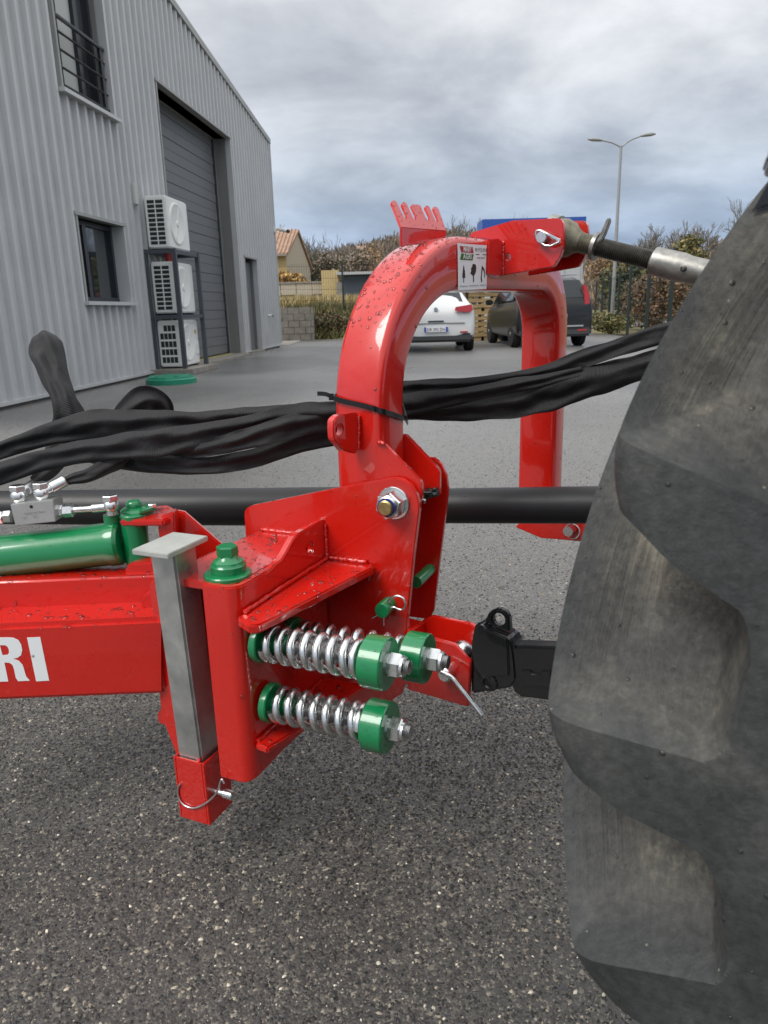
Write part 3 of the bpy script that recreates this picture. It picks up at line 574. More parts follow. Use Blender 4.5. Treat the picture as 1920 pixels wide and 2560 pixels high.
# garden walls and sheds beyond
gw = thing('garden_wall', 'pale stone garden wall beyond the fence', 'wall', (-5.5, 44, 1.0))
for i in range(9): box('coping', (-9.6+i*.9, 44, 2.62), (.88, 0, 0), (0, .4, 0), (0, 0, .1), CONC, gw); box('stone_course', (-9.6+i*.9, 44, 2.25+.03*(i % 2)), (.87, 0, 0), (0, .3, 0), (0, 0, .62), RENDER, gw)
box('lower_wall', (-6, 43.4, 1.55), (8, 0, 0), (0, .3, 0), (0, 0, .55), CONC, gw); box('pillar', (-2.65, 43.2, 2.2), (.95, 0, 0), (0, .5, 0), (0, 0, 2.0), RENDY, gw)
sh = thing('garden_shed', 'dark blue shed with pale roof partly behind the red arch', 'shed', (-.6, 43, .9))
box('wall', (-.6, 43.5, 1.9), (2.6, 0, 0), (0, 1.8, 0), (0, 0, 2.0), mat('shed_blue', (.06, .075, .10), .6), sh); box('roof', (-.6, 43.4, 2.98), (3.3, 0, 0), (0, 2.3, 0), (0, 0, .14), LGREY, sh); box('stone_pier', (-2.05, 42.9, 1.7), (.5, 0, 0), (0, .5, 0), (0, 0, 1.7), CONC, sh)
# house with tiled roof
hs = thing('tiled_house', 'cream house with pinkish tiled roof beyond the warehouse corner', 'house', (-9, 63, 1))
hx0, hx1, hy0, hy1, hz, rz = -15, -5.9, 60, 68, 5.3, 7.35
mesh('wall', [(hx0, hy0, .8), (hx1-1.1, hy0, .8), (hx1-1.1, hy0, hz), (hx0, hy0, hz)], [(0, 1, 2, 3)], RENDY, hs); mesh('gable_wall', [(hx1-1.1, hy0, .8), (hx1, hy1, .8), (hx1, hy1, hz-.6), (hx1-.55, (hy0+hy1)/2, rz-.1), (hx1-1.1, hy0, hz)], [(0, 1, 2, 3, 4)], RENDER, hs)
rf = slab('roof', [np.array(p) for p in [(hx0, hy0-.4, hz-.1), (hx1-.95, hy0-.4, hz-.1), (hx1-.4, (hy0+hy1)/2, rz), (hx0, (hy0+hy1)/2, rz)]], (0, 0, .18), TILE, hs, bev=0)
slab('roof', [np.array(p) for p in [(hx0, hy1+.4, hz-.7), (hx1+.2, hy1+.4, hz-.7), (hx1-.4, (hy0+hy1)/2, rz), (hx0, (hy0+hy1)/2, rz)]], (0, 0, .18), TILE, hs, bev=0)
for i in range(30): x_ = hx0+.3+i*.28; sweep('roof_tile_row', [(x_, hy0-.42, hz+.10), (x_+.35*max(0, (i-20)/10), (hy0+hy1)/2, rz+.2)], .07, TILE, rf, 5) if x_ < hx1-.9 else None
box('gutter', ((hx0+hx1)/2-.5, hy0-.45, hz-.05), (hx1-hx0-1, 0, 0), (0, .12, 0), (0, 0, .12), CONC, hs)
# trade building with blue fascia
tb = thing('trade_building', 'pale grey building with deep blue fascia behind the red top plate', 'building', (10, 54, 0))
box('wall', (10.05, 51.2, 2.55), (6.5, 0, 0), (0, 2.4, 0), (0, 0, 5.1), LGREY, tb); box('fascia', (10.05, 51.2, 5.72), (6.6, 0, 0), (0, 2.6, 0), (0, 0, 1.3), BLUEF, tb)
for i in range(6): box('panel', (7.45+i*1.04, 49.98, 2.5), (.96, 0, 0), (0, .06, 0), (0, 0, 5.0), LGREY, tb)
# street, lamp
tag(mesh('road', [(7.8, 33, -.02), (60, 47, -.02), (60, 56, -.02), (7.8, 41, -.02)], [(0, 1, 2, 3)], mat('pale_road', (.17, .165, .155), .6, var=.1, vscale=.5)), kind='structure')
lp = thing('street_lamp', 'tall double armed street lamp beyond the fence', 'lamp post', (9.84, 32.4, 0))
lathe('pole', (9.95, 32.4, 0), K, [(0, .12), (.5, .11), (.52, .085), (7.1, .05)], POLE, lp, 12)
for sx, dz in ((-1, .30), (1, .44)):
    A = spline([(9.95, 32.4, 7.05), (9.95+sx*.35, 32.4, 7.05+dz*.55), (9.95+sx*.78, 32.4, 7.05+dz*.9)], 10); ar = sweep('arm', A, .03, POLE, lp, 7)
    sweep('luminaire', [A[-1], A[-1]+np.array([sx*.15, 0, .03]), A[-1]+np.array([sx*.40, 0, .05]), A[-1]+np.array([sx*.58, 0, .06])], [.045, .07, .075, .03], POLE, lp, 8)
# right hand greenery
shrub('rust brown beech hedge inside the fence on the right', (9.3, 25.5, 0), (1.1, 2.2, 1.25), 6000, .06, [(.16, .08, .04), (.22, .13, .07), (.10, .07, .05), (.13, .11, .05)], 'hedge plants by the fence')
shrub('grey brown twiggy hedge behind the right fence posts', (10.6, 30, 0), (1.4, 2.4, 1.3), 5000, .07, [(.14, .11, .08), (.20, .16, .11), (.09, .08, .05)], 'hedge plants by the fence')
shrub('green weedy clump at the foot of the right fence', (7.9, 25.8, 0), (.8, 1.6, .42), 3000, .05, [(.08, .10, .03), (.15, .14, .05), (.24, .19, .09)], 'hedge plants by the fence')
shrub('dark evergreen bush behind the steel top link', (15.5, 45, 0), (2.2, 1.6, 2.0), 5000, .12, [(.03, .05, .02), (.05, .07, .03), (.16, .14, .04)], 'hedge plants by the fence')
yw = thing('cream_wall', 'cream rendered wall just left of the tractor tyre', 'wall', (13, 27.5, 0)); box('wall', (13.2, 27.5, .9), (2.6, 0, 0), (0, .3, 0), (0, 0, 1.8), RENDER, yw); box('coping', (13.2, 27.5, 1.84), (2.7, 0, 0), (0, .4, 0), (0, 0, .08), CONC, yw)
# trees
def dist_tree(px, py_base, Y, top_y, label, seed, **kw):
    b = atY(px, 776, Y); t = atY(px, top_y, Y); z0 = kw.pop('z0', .5); bare_tree(label, (b[0], Y, z0), t[2]-z0, kw.pop('spread', 1.0), kw.pop('group', 'bare winter trees'), seed, **kw)
TW = mat('winter_twigs', (.21, .19, .165), .9)
i = 0
for px, Y, ty, lb in [(1140, 75, 535, 'bare tree left of the blue fascia building'), (1180, 82, 528, 'bare tree rising behind the left end of the blue fascia'), (1240, 95, 545, 'bare tree above the red top plate'), (1290, 90, 512, 'thin bare tree seen above the red top plate'), (700, 90, 545, 'bare tree top beside the warehouse corner'), (1625, 70, 550, 'bare tree above the steel turnbuckle'), (1690, 66, 545, 'bare tree left of the big tyre above the hedge'), (1742, 72, 532, 'tall bare tree left of the big tyre'), (1790, 75, 560, 'bare tree closest to the tyre tread'), (1870, 80, 500, 'bare tree top showing above the tyre'), (810, 85, 575, 'dark bare tree in front of the hill'), (855, 100, 580, 'slim dark tree on the ridge line')]:
    dist_tree(px, 0, Y, ty, lb, 100+i, col=TW, depth_=5 if Y > 85 else 6); i += 1
def crown_tree(label, px, Y, top_y, rx, cols, seed):
    b = atY(px, 776, Y); t = atY(px, top_y, Y); h = t[2]-.8; c = np.array([b[0], Y, .8]); th = thing('leafy_tree', label, 'tree', c, 'trees below the hill')
    E = [(c+np.array([random.uniform(-.55, .55)*rx, random.uniform(-.5, .5)*rx, h*random.uniform(.38, .8)]), (rx*.5, rx*.5, h*.22)) for _ in range(9)]
    leafcloud('crown', E, 2600, .16, cols, parent=th, shell=.45); segs_mesh('trunk', [[*c, *(c+np.array([0, 0, h*.7])), .16, .06]]+[[*(c+np.array([0, 0, h*.3])), *(e[0]), .07, .02] for e in E], BARK, th, 6)
DG = [(.07, .07, .045), (.11, .10, .06), (.15, .12, .08)]; BR = [(.20, .15, .11), (.26, .20, .14), (.15, .12, .09)]; OR = [(.34, .18, .07), (.40, .24, .09), (.22, .15, .08)]
crown_tree('dark bushy tree beside the tiled house', 780, 78, 635, 2.4, DG, 1); crown_tree('grey brown round tree in front of the hill', 885, 80, 618, 2.6, BR, 2); crown_tree('dark tree between tiled house and red arch', 838, 74, 630, 2.2, BR+DG, 3); crown_tree('orange autumn tree on the slope beside the red arch', 945, 120, 605, 3.2, OR, 4)
crown_tree('yellow green tree behind the steel turnbuckle', 1700, 60, 585, 1.9, [(.16, .15, .05), (.10, .11, .04), (.24, .18, .07)], 5); crown_tree('rusty brown tree mass right of the street lamp', 1600, 85, 605, 3.0, OR+BR, 6); crown_tree('rusty tree close to the tyre on the horizon', 1800, 85, 600, 2.6, OR+BR, 7); crown_tree('brown tree behind the street lamp', 1510, 95, 610, 3.0, BR+OR, 8)
# hill with woods
def ridge(x): return 23+4.5*math.sin(x*.021+1.0)+2.5*math.sin(x*.06)+(-5 if x > 60 else 0)*min(1, (x-60)/60 if x > 60 else 0)
def hill_h(x, y): return -1+ridge(x)*(0.5-0.5*math.cos(math.pi*min(max((y-130)/230, 0), 1)))
V, Fc = [], []; xs = np.linspace(-420, 520, 95); ys = np.linspace(125, 480, 30)
for y in ys:
    for x in xs: V.append((x, y, hill_h(x, y)+1.2*noise.noise(Vector((x*.03, y*.03, 0)))))
for j in range(len(ys)-1):
    for i in range(len(xs)-1): a_ = j*len(xs)+i; Fc.append((a_, a_+1, a_+len(xs)+1, a_+len(xs)))
tag(mesh('hill', V, Fc, HILL, None, True), kind='structure')
def woods(n):
    n0 = 20; d = rng.normal(size=(n, n0, 3)); d /= np.linalg.norm(d, axis=2)[..., None]
    y = 140+240*rng.random(n)**.8; x = rng.uniform(-.30, .62, n)*y*1.0; P = np.array([(x[i], y[i], hill_h(x[i], y[i])) for i in range(n)]); R = rng.uniform(1.0, 2.4, n)
    m_ = 30; idx = np.repeat(np.arange(n), m_); N_ = n*m_; dd = rng.normal(size=(N_, 3)); dd /= np.linalg.norm(dd, axis=1)[:, None]; dl = rng.random((N_, 1))**.5*(.6+.8*rng.random((N_, 1)))
    c = P[idx]+np.c_[np.zeros(N_), np.zeros(N_), R[idx]*1.1]+dd*dl*R[idx][:, None]*[1.3, 1.3, 1.5]; e1 = rng.normal(size=(N_, 3))*.45+[0, 0, 1.5]; e2 = np.cross(e1, rng.normal(size=(N_, 3))); e2 *= .30/np.linalg.norm(e2, axis=1)[:, None]; s = R[idx][:, None]*.30*(.6+.8*rng.random((N_, 1)))
    V = np.stack([c-e1*s, c+e2*s, c+e1*s, c-e2*s], 1).reshape(-1, 3); t = pick([(.17, .14, .11), (.19, .15, .12), (.22, .155, .105), (.15, .14, .105), (.22, .18, .12), (.27, .165, .09)], n, [.28, .26, .14, .17, .1, .05], .07)
    return fast('hill_woods', V, np.arange(4*N_).reshape(-1, 4), np.repeat(t, m_, 0)*(1+.3*rng.normal(size=(N_, 1))).clip(.4, 1.7), FOLIAGE)
tag(woods(12000), 'brown and rust coloured winter woods covering the far hill', 'woods', kind='stuff')
b = atY(912, 630, 300); fh = thing('far_house', 'tiny white house on the wooded hillside', 'house', (b[0], 300, b[2]-4)); box('wall', (b[0], 300, b[2]-1.5), (5, 0, 0), (0, 5, 0), (0, 0, 4), ACW, fh); slab('roof', [np.array(p) for p in [(b[0]-3, 297, b[2]+.5), (b[0]+3, 297, b[2]+.5), (b[0]+3, 300, b[2]+2), (b[0]-3, 300, b[2]+2)]], (0, 0, .3), TILE, fh, bev=0)

# ------------------------------------------------------------------ cars
def car(name, label, pos, fwd, st, paint, wheels, wr, body_low, details):
    t = thing(name, label, 'car', (pos[0], pos[1], 0), 'cars parked in the yard'); f = nrm([fwd[0], fwd[1], 0]); l = np.array([f[1], -f[0], 0]); P0 = np.array([pos[0], pos[1], 0])
    def X(x, y, z): return P0+f*x+l*y+K*z
    V, Fc = [], []; rings = []
    for (x, zb, w_, zm_, zbelt, wt, zt) in st:
        half = [(w_*.90, zb), (w_*.985, zb+.10), (w_, zm_), (w_*.985, (zm_+zbelt)/2+.03), (w_*.955, zbelt), ((w_*.93+wt)/2, (zbelt+zt)/2), (wt, zt-.035), (wt*.8, zt), (0, zt+.012)]
        ring = half+[(-y, z) for y, z in half[-2::-1]]; rings.append([X(x, y, z) for y, z in ring])
    m = len(rings[0])
    for r in rings: V += r
    for i in range(len(rings)-1):
        for j in range(m-1): Fc.append((i*m+j, i*m+j+1, (i+1)*m+j+1, (i+1)*m+j))
        Fc.append((i*m+m-1, i*m, (i+1)*m, (i+1)*m+m-1))
    Fc.append(tuple(range(m))); Fc.append(tuple((len(rings)-1)*m+j for j in range(m)))
    bd = mesh('body', V, Fc, paint, t, True); md = bd.modifiers.new('s', 'SUBSURF'); md.levels = md.render_levels = 2
    for wx, wy in wheels:
        sgn = 1 if wy > 0 else -1
        ty = lathe('wheel', X(wx, wy-sgn*.11, wr), l*sgn, [(0, wr*.6), (0, wr*.93), (.03, wr), (.17, wr), (.21, wr*.93), (.215, wr*.66)], TYRE, t, 26); lathe('rim', X(wx, wy+sgn*.085, wr), l*sgn, [(0, wr*.66), (.012, wr*.64), (.0, wr*.5), (.005, .05), (.03, .045)], STEEL, ty, 20)
        lathe('wheel_arch', X(wx, wy-sgn*.06, wr+.015), l*sgn, [(0, wr*1.14), (.1, wr*1.14)], TYRE, t, 24)
    details(t, X, f, l)
    return t
def quadp(name, X, pts, mt, t, th, n): return slab(name, [X(*p) for p in pts], np.array(n)*th, mt, t, bev=.004)
MEG = [(0.0, .34, .70, .52, .74, .66, .80), (.03, .28, .86, .56, .86, .76, .92), (.14, .24, .905, .62, .98, .74, 1.07), (.30, .22, .905, .64, 1.0, .66, 1.24), (.52, .21, .905, .64, .99, .60, 1.41), (1.1, .2, .905, .64, .96, .59, 1.475), (2.1, .2, .905, .64, .94, .58, 1.45), (2.75, .2, .905, .64, .92, .60, 1.20), (3.15, .2, .90, .64, .90, .68, .98), (3.9, .24, .86, .58, .76, .62, .84), (4.25, .32, .66, .5, .60, .5, .66)]
def meg_det(t, X, f, l):
    quadp('rear_window', X, [(.215, -.62, 1.10), (.215, .62, 1.10), (.46, .54, 1.36), (.46, -.54, 1.36)], CARGL, t, .03, -f*.8+K*.5)
    lo = box('bumper', X(.06, 0, .33), f*.20, l*1.66, K*.19, PLASTG, t, .05)
    for s in (-1, 1):
        quadp('tail_light', X, [(.005, s*.42, .92), (.005, s*.44, 1.00), (.06, s*.80, 1.05), (.06, s*.84, .92), (.03, s*.70, .88)][::s], TAIL, t, .07, -f)
        quadp('reflector', X, [(-.035, s*.55, .44), (-.035, s*.72, .44), (-.035, s*.72, .47), (-.035, s*.55, .47)][::s], TAIL, t, .04, f)
        box('door_mirror', X(2.7, s*.98, 1.02), f*.12, l*.18, K*.12, WHCAR, t, .03)
    pl = box('number_plate', X(-.028, 0, .52), f*.02, l*.54, K*.115, WHITE, t, .004)
    for s in (-1, 1): box('plate_band', X(-.040, s*.245, .52), f*.006, l*.045, K*.11, PLATEB, pl)
    text('plate_text', 'DR 392 DH', X(-.0395, -.20, .485), l, K, .07, INK, pl, wid=.40, ext=.001)
    lathe('emblem', X(.035, 0, .96), -f, [(0, .05), (.03, .045)], CHROME, t, 12); box('tailgate_handle', X(-.0, 0, .70), f*.05, l*.36, K*.03, PLASTG, t, .008); box('hatch_seam', X(.0, 0, .655), f*.03, l*1.30, K*.008, PLASTG, t)
    sweep('wiper', [X(.19, -.05, 1.09), X(.27, .30, 1.17)], .012, PLASTG, t, 6)
WPOS = ground(1090, 882); car('hatchback_car', 'white hatchback parked seen from behind through the red arch', (WPOS[0], WPOS[1]-.05), (.03, 1), MEG, WHCAR, [(.72, -.80), (.72, .80), (3.35, -.80), (3.35, .80)], .315, .2, meg_det)
PIC = [(0.0, .36, .74, .58, .84, .70, .92), (.03, .30, .88, .62, .98, .80, 1.04), (.10, .26, .915, .68, 1.08, .80, 1.22), (.20, .24, .915, .70, 1.10, .74, 1.42), (.36, .22, .915, .70, 1.10, .68, 1.60), (.9, .2, .915, .68, 1.08, .66, 1.67), (2.2, .2, .915, .68, 1.04, .64, 1.66), (3.1, .2, .915, .66, 1.0, .62, 1.40), (3.6, .2, .91, .64, .98, .68, 1.10), (4.2, .24, .86, .6, .84, .62, .90), (4.45, .34, .68, .5, .62, .5, .68)]
def pic_det(t, X, f, l):
    quadp('rear_window', X, [(.09, -.66, 1.14), (.09, .66, 1.14), (.27, .60, 1.54), (.27, -.60, 1.54)], CARGL, t, .03, -f)
    box('bumper', X(.08, 0, .36), f*.26, l*1.72, K*.20, PLASTG, t, .05); box('bumper_trim', X(-.04, 0, .50), f*.03, l*1.30, K*.035, CHROME, t, .008)
    for s in (-1, 1):
        quadp('tail_light', X, [(.02, s*.68, .98), (.02, s*.80, .99), (.02, s*.775, 1.22), (.02, s*.70, 1.42), (.02, s*.64, 1.42), (.02, s*.67, 1.2)][::s], TAIL, t, .16, f); box('reflector', X(-.045, s*.62, .40), f*.02, l*.22, K*.04, TAIL, t, .005)
        quadp('side_window', X, [(.6, s*.88, 1.12), (2.9, s*.88, 1.06), (2.5, s*.72, 1.50), (.75, s*.74, 1.54)][::s], CARGL, t, .03, l*s)
        box('door_mirror', X(3.0, s*1.0, 1.10), f*.14, l*.2, K*.14, BKCAR, t, .03); sweep('roof_rail', [X(.5, s*.62, 1.68), X(1.5, s*.61, 1.71), X(2.5, s*.60, 1.67)], .02, CHROME, t, 6)
    pl = box('number_plate', X(-.02, 0, .72), f*.02, l*.52, K*.11, WHITE, t, .004)
PP = (ground(1295, 872)+ground(1475, 867))/2; car('people_carrier', 'black people carrier parked on the right behind the red arch', (PP[0], PP[1]-.1), (-.05, 1), PIC, BKCAR, [(.78, -.80), (.78, .80), (3.5, -.80), (3.5, .80)], .33, .2, pic_det)
# wooden crates and wrapped goods between the cars
pb = ground(1222, 851)
def crate(label, x, y, z, w_, d, h, n, cover=False):
    t = thing('wooden_crate', label, 'crate', (x, y, z), 'wooden crates behind the cars'); box('base', (x, y, z+.06), (w_, 0, 0), (0, d, 0), (0, 0, .12), WOOD, t)
    for i in range(n):
        for s in (-1, 1): box('slat', (x, y+s*(d/2+.01), z+.17+i*(h-.2)/(n-1)), (w_, 0, 0), (0, .022, 0), (0, 0, .10), WOOD, t)
    for sx in (-1, -.33, .33, 1):
        for s in (-1, 1): box('corner_post', (x+sx*(w_/2-.05), y+s*(d/2-.04), z+h/2), (.09, 0, 0), (0, .08, 0), (0, 0, h), WOOD, t)
crate('lower wooden slatted crate between the two parked cars', pb[0], pb[1]+.4, 0, 1.25, .8, .85, 5); crate('upper wooden slatted crate stacked between the two parked cars', pb[0], pb[1]+.4, .85, 1.25, .8, .85, 5)
crate('wooden crate partly behind the black people carrier', pb[0]+1.35, pb[1]+.5, 0, 1.2, .8, .9, 5)
cv = leafless = None
V = []; n_ = 14
for j in range(n_):
    for i in range(n_*2): x_ = -1.3+3.1*i/(2*n_-1); y_ = -.55+1.1*j/(n_-1); V.append((pb[0]+.35+x_, pb[1]+.4+y_, 1.73+.05*noise.noise(Vector((x_*3, y_*3, 1)))-(.16 if abs(y_) > .5 or abs(x_-.25) > 1.5 else 0)))
Fc = [(j*2*n_+i, j*2*n_+i+1, (j+1)*2*n_+i+1, (j+1)*2*n_+i) for j in range(n_-1) for i in range(2*n_-1)]
tp = mesh('tarpaulin', V, Fc, mat('dark_red_tarp', (.10, .025, .02), .6), None, True); tag(tp, 'dark red tarpaulin over the wooden crates between the cars', 'tarpaulin'); tp.modifiers.new('t', 'SOLIDIFY').thickness = .02
bm2 = bmesh.new(); bmesh.ops.create_icosphere(bm2, subdivisions=4, radius=1); 
for v in bm2.verts: v.co = Vector((pb[0]+.42+v.co.x*.42, pb[1]-.75+v.co.y*.45, .52+v.co.z*.52))+v.normal*.10*noise.noise(v.co*3.5)
me = bpy.data.meshes.new('wrapped_bale'); bm2.to_mesh(me); bm2.free(); tag(put('wrapped_bale', me, WRAP, None, True), 'crumpled grey plastic wrapped load beside the black car', 'bundle')

# ------------------------------------------------------------------ red headstock
hd = thing('headstock', 'glossy red steel arch headstock of the mounted machine, wet with rain', 'hitch frame', HF.W(-.08, .45, .30))
def rrect(uo, ui, r=.016, k_=4):
    pts = []
    for cu, cb, a0 in ((1, 1, 0), (0, 1, 90), (0, 0, 180), (1, 0, 270)):
        for t in np.linspace(a0, a0+90, k_): pts.append((cu, cb, math.cos(math.radians(t)), math.sin(math.radians(t))))
    return pts
def arc(c, rx, rz, a0, a1, n): return [(c[0]+rx*math.cos(t), c[1]+rz*math.sin(t)) for t in np.radians(np.linspace(a0, a1, n))]
outer = [(.010, z) for z in np.linspace(.50, .76, 6)]+arc((.337, .78), .327, .332, 180, 90, 26)+[(x_, 1.112) for x_ in np.linspace(.36, .69, 8)]+arc((.70, .90), .19, .212, 90, 0, 20)+[(.89, z) for z in np.linspace(.88, .40, 8)]
inner = [(.095, z) for z in np.linspace(.50, .78, 6)]+arc((.315, .80), .22, .205, 180, 90, 26)+[(x_, 1.005) for x_ in np.linspace(.34, .71, 8)]+arc((.72, .895), .10, .11, 90, 0, 20)+[(.82, z) for z in np.linspace(.88, .40, 8)]
V, Fc = [], []; U0, U1, RR = -.135, -.025, .015
for o_, i_ in zip(outer, inner):
    o_, i_ = np.array(o_), np.array(i_); d = nrm(o_-i_); T_ = np.linalg.norm(o_-i_)
    for cu, cb, c_, s_ in rrect(0, 0):
        u = (U1-RR if cu else U0+RR)+RR*c_; b_ = (T_-RR if cb else RR)+RR*s_; q = i_+d*b_; V.append(HF.W(u, q[0], q[1]))
m = 16
for i in range(len(outer)-1):
    for j in range(m): Fc.append((i*m+j, i*m+(j+1) % m, (i+1)*m+(j+1) % m, (i+1)*m+j))
Fc.append(tuple(range(m))); Fc.append(tuple((len(outer)-1)*m+j for j in range(m)))
arch = autosmooth(mesh('arch_tube', V, Fc, RED, hd), 50)
def hw(pts, w_): return [HF.onw(x, y, w_) for x, y in pts]
def hu(pts, u): return [HF.onu(x, y, u) for x, y in pts]
def sw(pts, w_): return [SF.onw(x, y, w_) for x, y in pts]
def su(pts, u): return [SF.onu(x, y, u) for x, y in pts]
def sz(pts, z): return [SF.onz(x, y, z) for x, y in pts]
Z4 = lambda p: zm(p, (960, 480), 3.456)
# hose comb on the crown of the arch
low = hu(Z4([(150, 308), (150, 470), (330, 450), (540, 420), (540, 335)]), -.075); slab('comb_base', low, -HF.n*.005, RED, hd)
h0 = (low[0]+low[-1])/2; dirc = nrm(-.55*HF.n+.83*K); npl = nrm(np.cross(nrm(low[-1]-low[0]), dirc))
comb = [(150, 305), (68, 97), (70, 78), (84, 70), (100, 74), (114, 92), (160, 190), (178, 222), (190, 234), (198, 230), (196, 205), (156, 108), (160, 90), (172, 84), (188, 90), (202, 108), (248, 212), (264, 236), (274, 242), (281, 236), (272, 192), (236, 117), (245, 104), (305, 108), (321, 124), (362, 222), (378, 246), (388, 252), (396, 246), (390, 205), (355, 132), (360, 118), (372, 113), (386, 119), (399, 137), (440, 233), (452, 258), (461, 263), (468, 257), (462, 225), (425, 142), (432, 126), (445, 123), (458, 130), (475, 152), (541, 335)]
slab('comb', [plane(x, y, h0, npl) for x, y in Z4(comb)], nrm(np.cross(npl, [0, 0, 1.0]))*0+npl*(-.005 if npl@HF.n > 0 else .005), RED, hd, bev=.0008)
# top link ears
ear = Z4([(735, 392), (742, 366), (762, 349), (930, 298), (1110, 246), (1495, 226), (1528, 236), (1546, 270), (1552, 320), (1549, 478), (1520, 560), (1472, 640), (1440, 650), (1030, 720), (1030, 470), (980, 420)])
wE = .48; hc = HF.onw(*Z4([(1068, 563)])[0], wE); hole = ring_pts(hc, HF.n, K, .0075, 14)
eo = slab('top_link_ear', hw(ear, wE), HF.a*.012, RED, hd, holes=[hole])
e2_ = eo.copy(); COL.objects.link(e2_); e2_.location = Vector(HF.a*.085+HF.n*.02)
slab('mounting_block', hu(Z4([(905, 412), (1000, 402), (1032, 430), (1032, 716), (985, 742), (893, 716)]), -.0185), -HF.n*.012, RED, hd, bev=.003)
# eye for hoses on the outer face
ZL = lambda p: zm(p, (800, 940), 4.366)
ey = ZL([(150, 500), (165, 462), (215, 425), (395, 396), (425, 420), (420, 800), (395, 852), (250, 810), (155, 690), (148, 590)]); ec = HF.onu(*ZL([(217, 588)])[0], -.070)
slab('hose_eye', hu(ey, -.070), -HF.n*.016, RED, hd, holes=[ring_pts(ec, HF.a, K, .0105, 16)], bev=.002)
# gussets that carry the pivot bolt
slab('gusset_plate', sw(ZL([(640, 735), (700, 745), (1080, 1128), (1108, 1170), (1112, 1330), (1000, 1572), (600, 1572), (610, 900)]), .016), SF.a*.012, RED, hd)
slab('gusset_plate', sw(ZL([(880, 660), (905, 636), (940, 645), (1285, 1010), (1305, 1040), (1305, 1300), (900, 1300)]), .100), SF.a*.012, RED, hd)
lathe('spacer_tube', SF.W(.0, .028, .625), SF.a, [(0, .034), (.072, .034)], RED, hd, 24)
# clevis for the lower link
cl = slab('clevis_plate', hw([(1024, 1578), (1031, 1583), (1136, 1612), (1175, 1656), (1170, 1768), (1022, 1725)], 0.0), HF.a*.010, RED, hd)
c2 = slab('clevis_plate', hw([(1057, 1549), (1078, 1540), (1178, 1560), (1190, 1572), (1196, 1660), (1180, 1700), (1060, 1690)], .055), HF.a*.010, RED, hd)
P_ = [HF.loc(p) for p in hw([(1024, 1578), (1022, 1725)], 0.0)]; box('clevis_back', HF.W(P_[0][0]-.004, .033, (P_[0][2]+P_[1][2])/2), HF.n*.010, HF.a*.066, K*(P_[0][2]-P_[1][2]), RED, hd, .002)
box('clevis_web', HF.W(P_[0][0]-.055, .03, P_[0][2]-.06), HF.n*.10, HF.a*.05, K*.12, RED, hd, .003)
# foot of the far leg
slab('leg_foot', hw([(1288, 1318), (1300, 1306), (1430, 1306), (1440, 1318), (1440, 1352), (1352, 1345), (1340, 1340)], .80), HF.a*.10, RED, hd); slab('leg_cheek', hw([(1350, 1230), (1470, 1230), (1470, 1355), (1350, 1345)], .79), HF.a*.012, RED, hd)
lathe('hitch_pin', HF.onw(1430, 1322, .785), -HF.a, [(0, .014), (.03, .014)], ZINC, hd, 14); sweep('pin_ring', ring_pts(HF.onw(1430, 1328, .76), HF.n, K, .021, 20), .0018, ZINC, hd, 6, closed=True)
# weld beads
def weld(name, pts, r, par): 
    P = spline(pts, 40); P = [p+np.array([random.uniform(-1, 1), random.uniform(-1, 1), random.uniform(-1, 1)])*r*.15 for p in P]; return sweep(name, P, [r*.72*random.uniform(.85, 1.15) for _ in P], RED, par, 8)
weld('weld_bead', hw(Z4([(1030, 720), (1031, 560), (1031, 430)]), wE-.001), .004, hd); weld('weld_bead', hu(ZL([(424, 425), (424, 610), (420, 800)]), -.069), .004, hd); weld('weld_bead', sw(ZL([(640, 740), (660, 725), (700, 745)]), .012), .005, hd)
# maker's sticker
st_ = hu(Z4([(635, 443), (902, 462), (882, 838), (640, 848)]), -.0235)
sk = slab('sticker', st_, HF.n*.0006, WHITE, hd, bev=0)
def sp_(x, y, off=.0012): return HF.onu(*Z4([(x, y)])[0], -.0235)+HF.n*off
sex = nrm(sp_(880, 600)-sp_(640, 600)); sey = nrm(np.cross(HF.n, sex))
def sflat(name, pts, mt, off=.0009): return slab(name, [sp_(x, y, off) for x, y in pts], HF.n*.0003, mt, sk, bev=0)
sflat('logo_red_field', [(652, 466), (760, 474), (771, 527), (664, 520)], STRED); sflat('logo_green_field', [(664, 530), (771, 537), (762, 590), (655, 584)], STGRN)
def stext(s, x0, y0, x1, h, mt, bold=.02): text('print', s, sp_(x0, y0, .0016), sex, sey, h/3.456/F*1.75, mt, sk, wid=np.linalg.norm(sp_(x1, y0)-sp_(x0, y0)), bold=bold, ext=0)
stext('MABY', 682, 516, 752, 38, LETTER); stext('AGRI', 678, 580, 750, 38, LETTER); stext('04 57 52 05 88', 782, 514, 888, 26, INK, .0); stext('maby-agri.fr', 798, 580, 868, 18, INK, .0); stext('broyeurs - faucheuses - lamiers', 650, 826, 876, 16, INK, .0)
sflat('printed_rule', [(790, 536), (820, 537), (820, 543), (790, 542)], INK); sflat('printed_rule', [(850, 538), (882, 539), (882, 545), (850, 544)], INK)
fir = [(685, 630), (692, 665), (690, 665), (697, 690), (694, 690), (700, 718), (696, 718), (700, 742), (688, 740), (688, 782), (683, 782), (683, 740), (672, 742), (677, 718), (673, 718), (679, 690), (676, 690), (681, 665), (679, 665)]; sflat('fir_icon', fir, INK)
sflat('tree_icon', [(773, 620), (790, 630), (793, 655), (790, 690), (780, 715), (774, 722), (774, 776), (767, 778), (767, 725), (752, 712), (744, 700), (752, 680), (748, 665), (758, 645), (762, 625)], INK)
sflat('digger_arm_icon', [(842, 640), (848, 640), (864, 668), (868, 690), (868, 735), (864, 745), (862, 690), (848, 662), (840, 740), (846, 775), (838, 778), (832, 745), (838, 690)], INK)

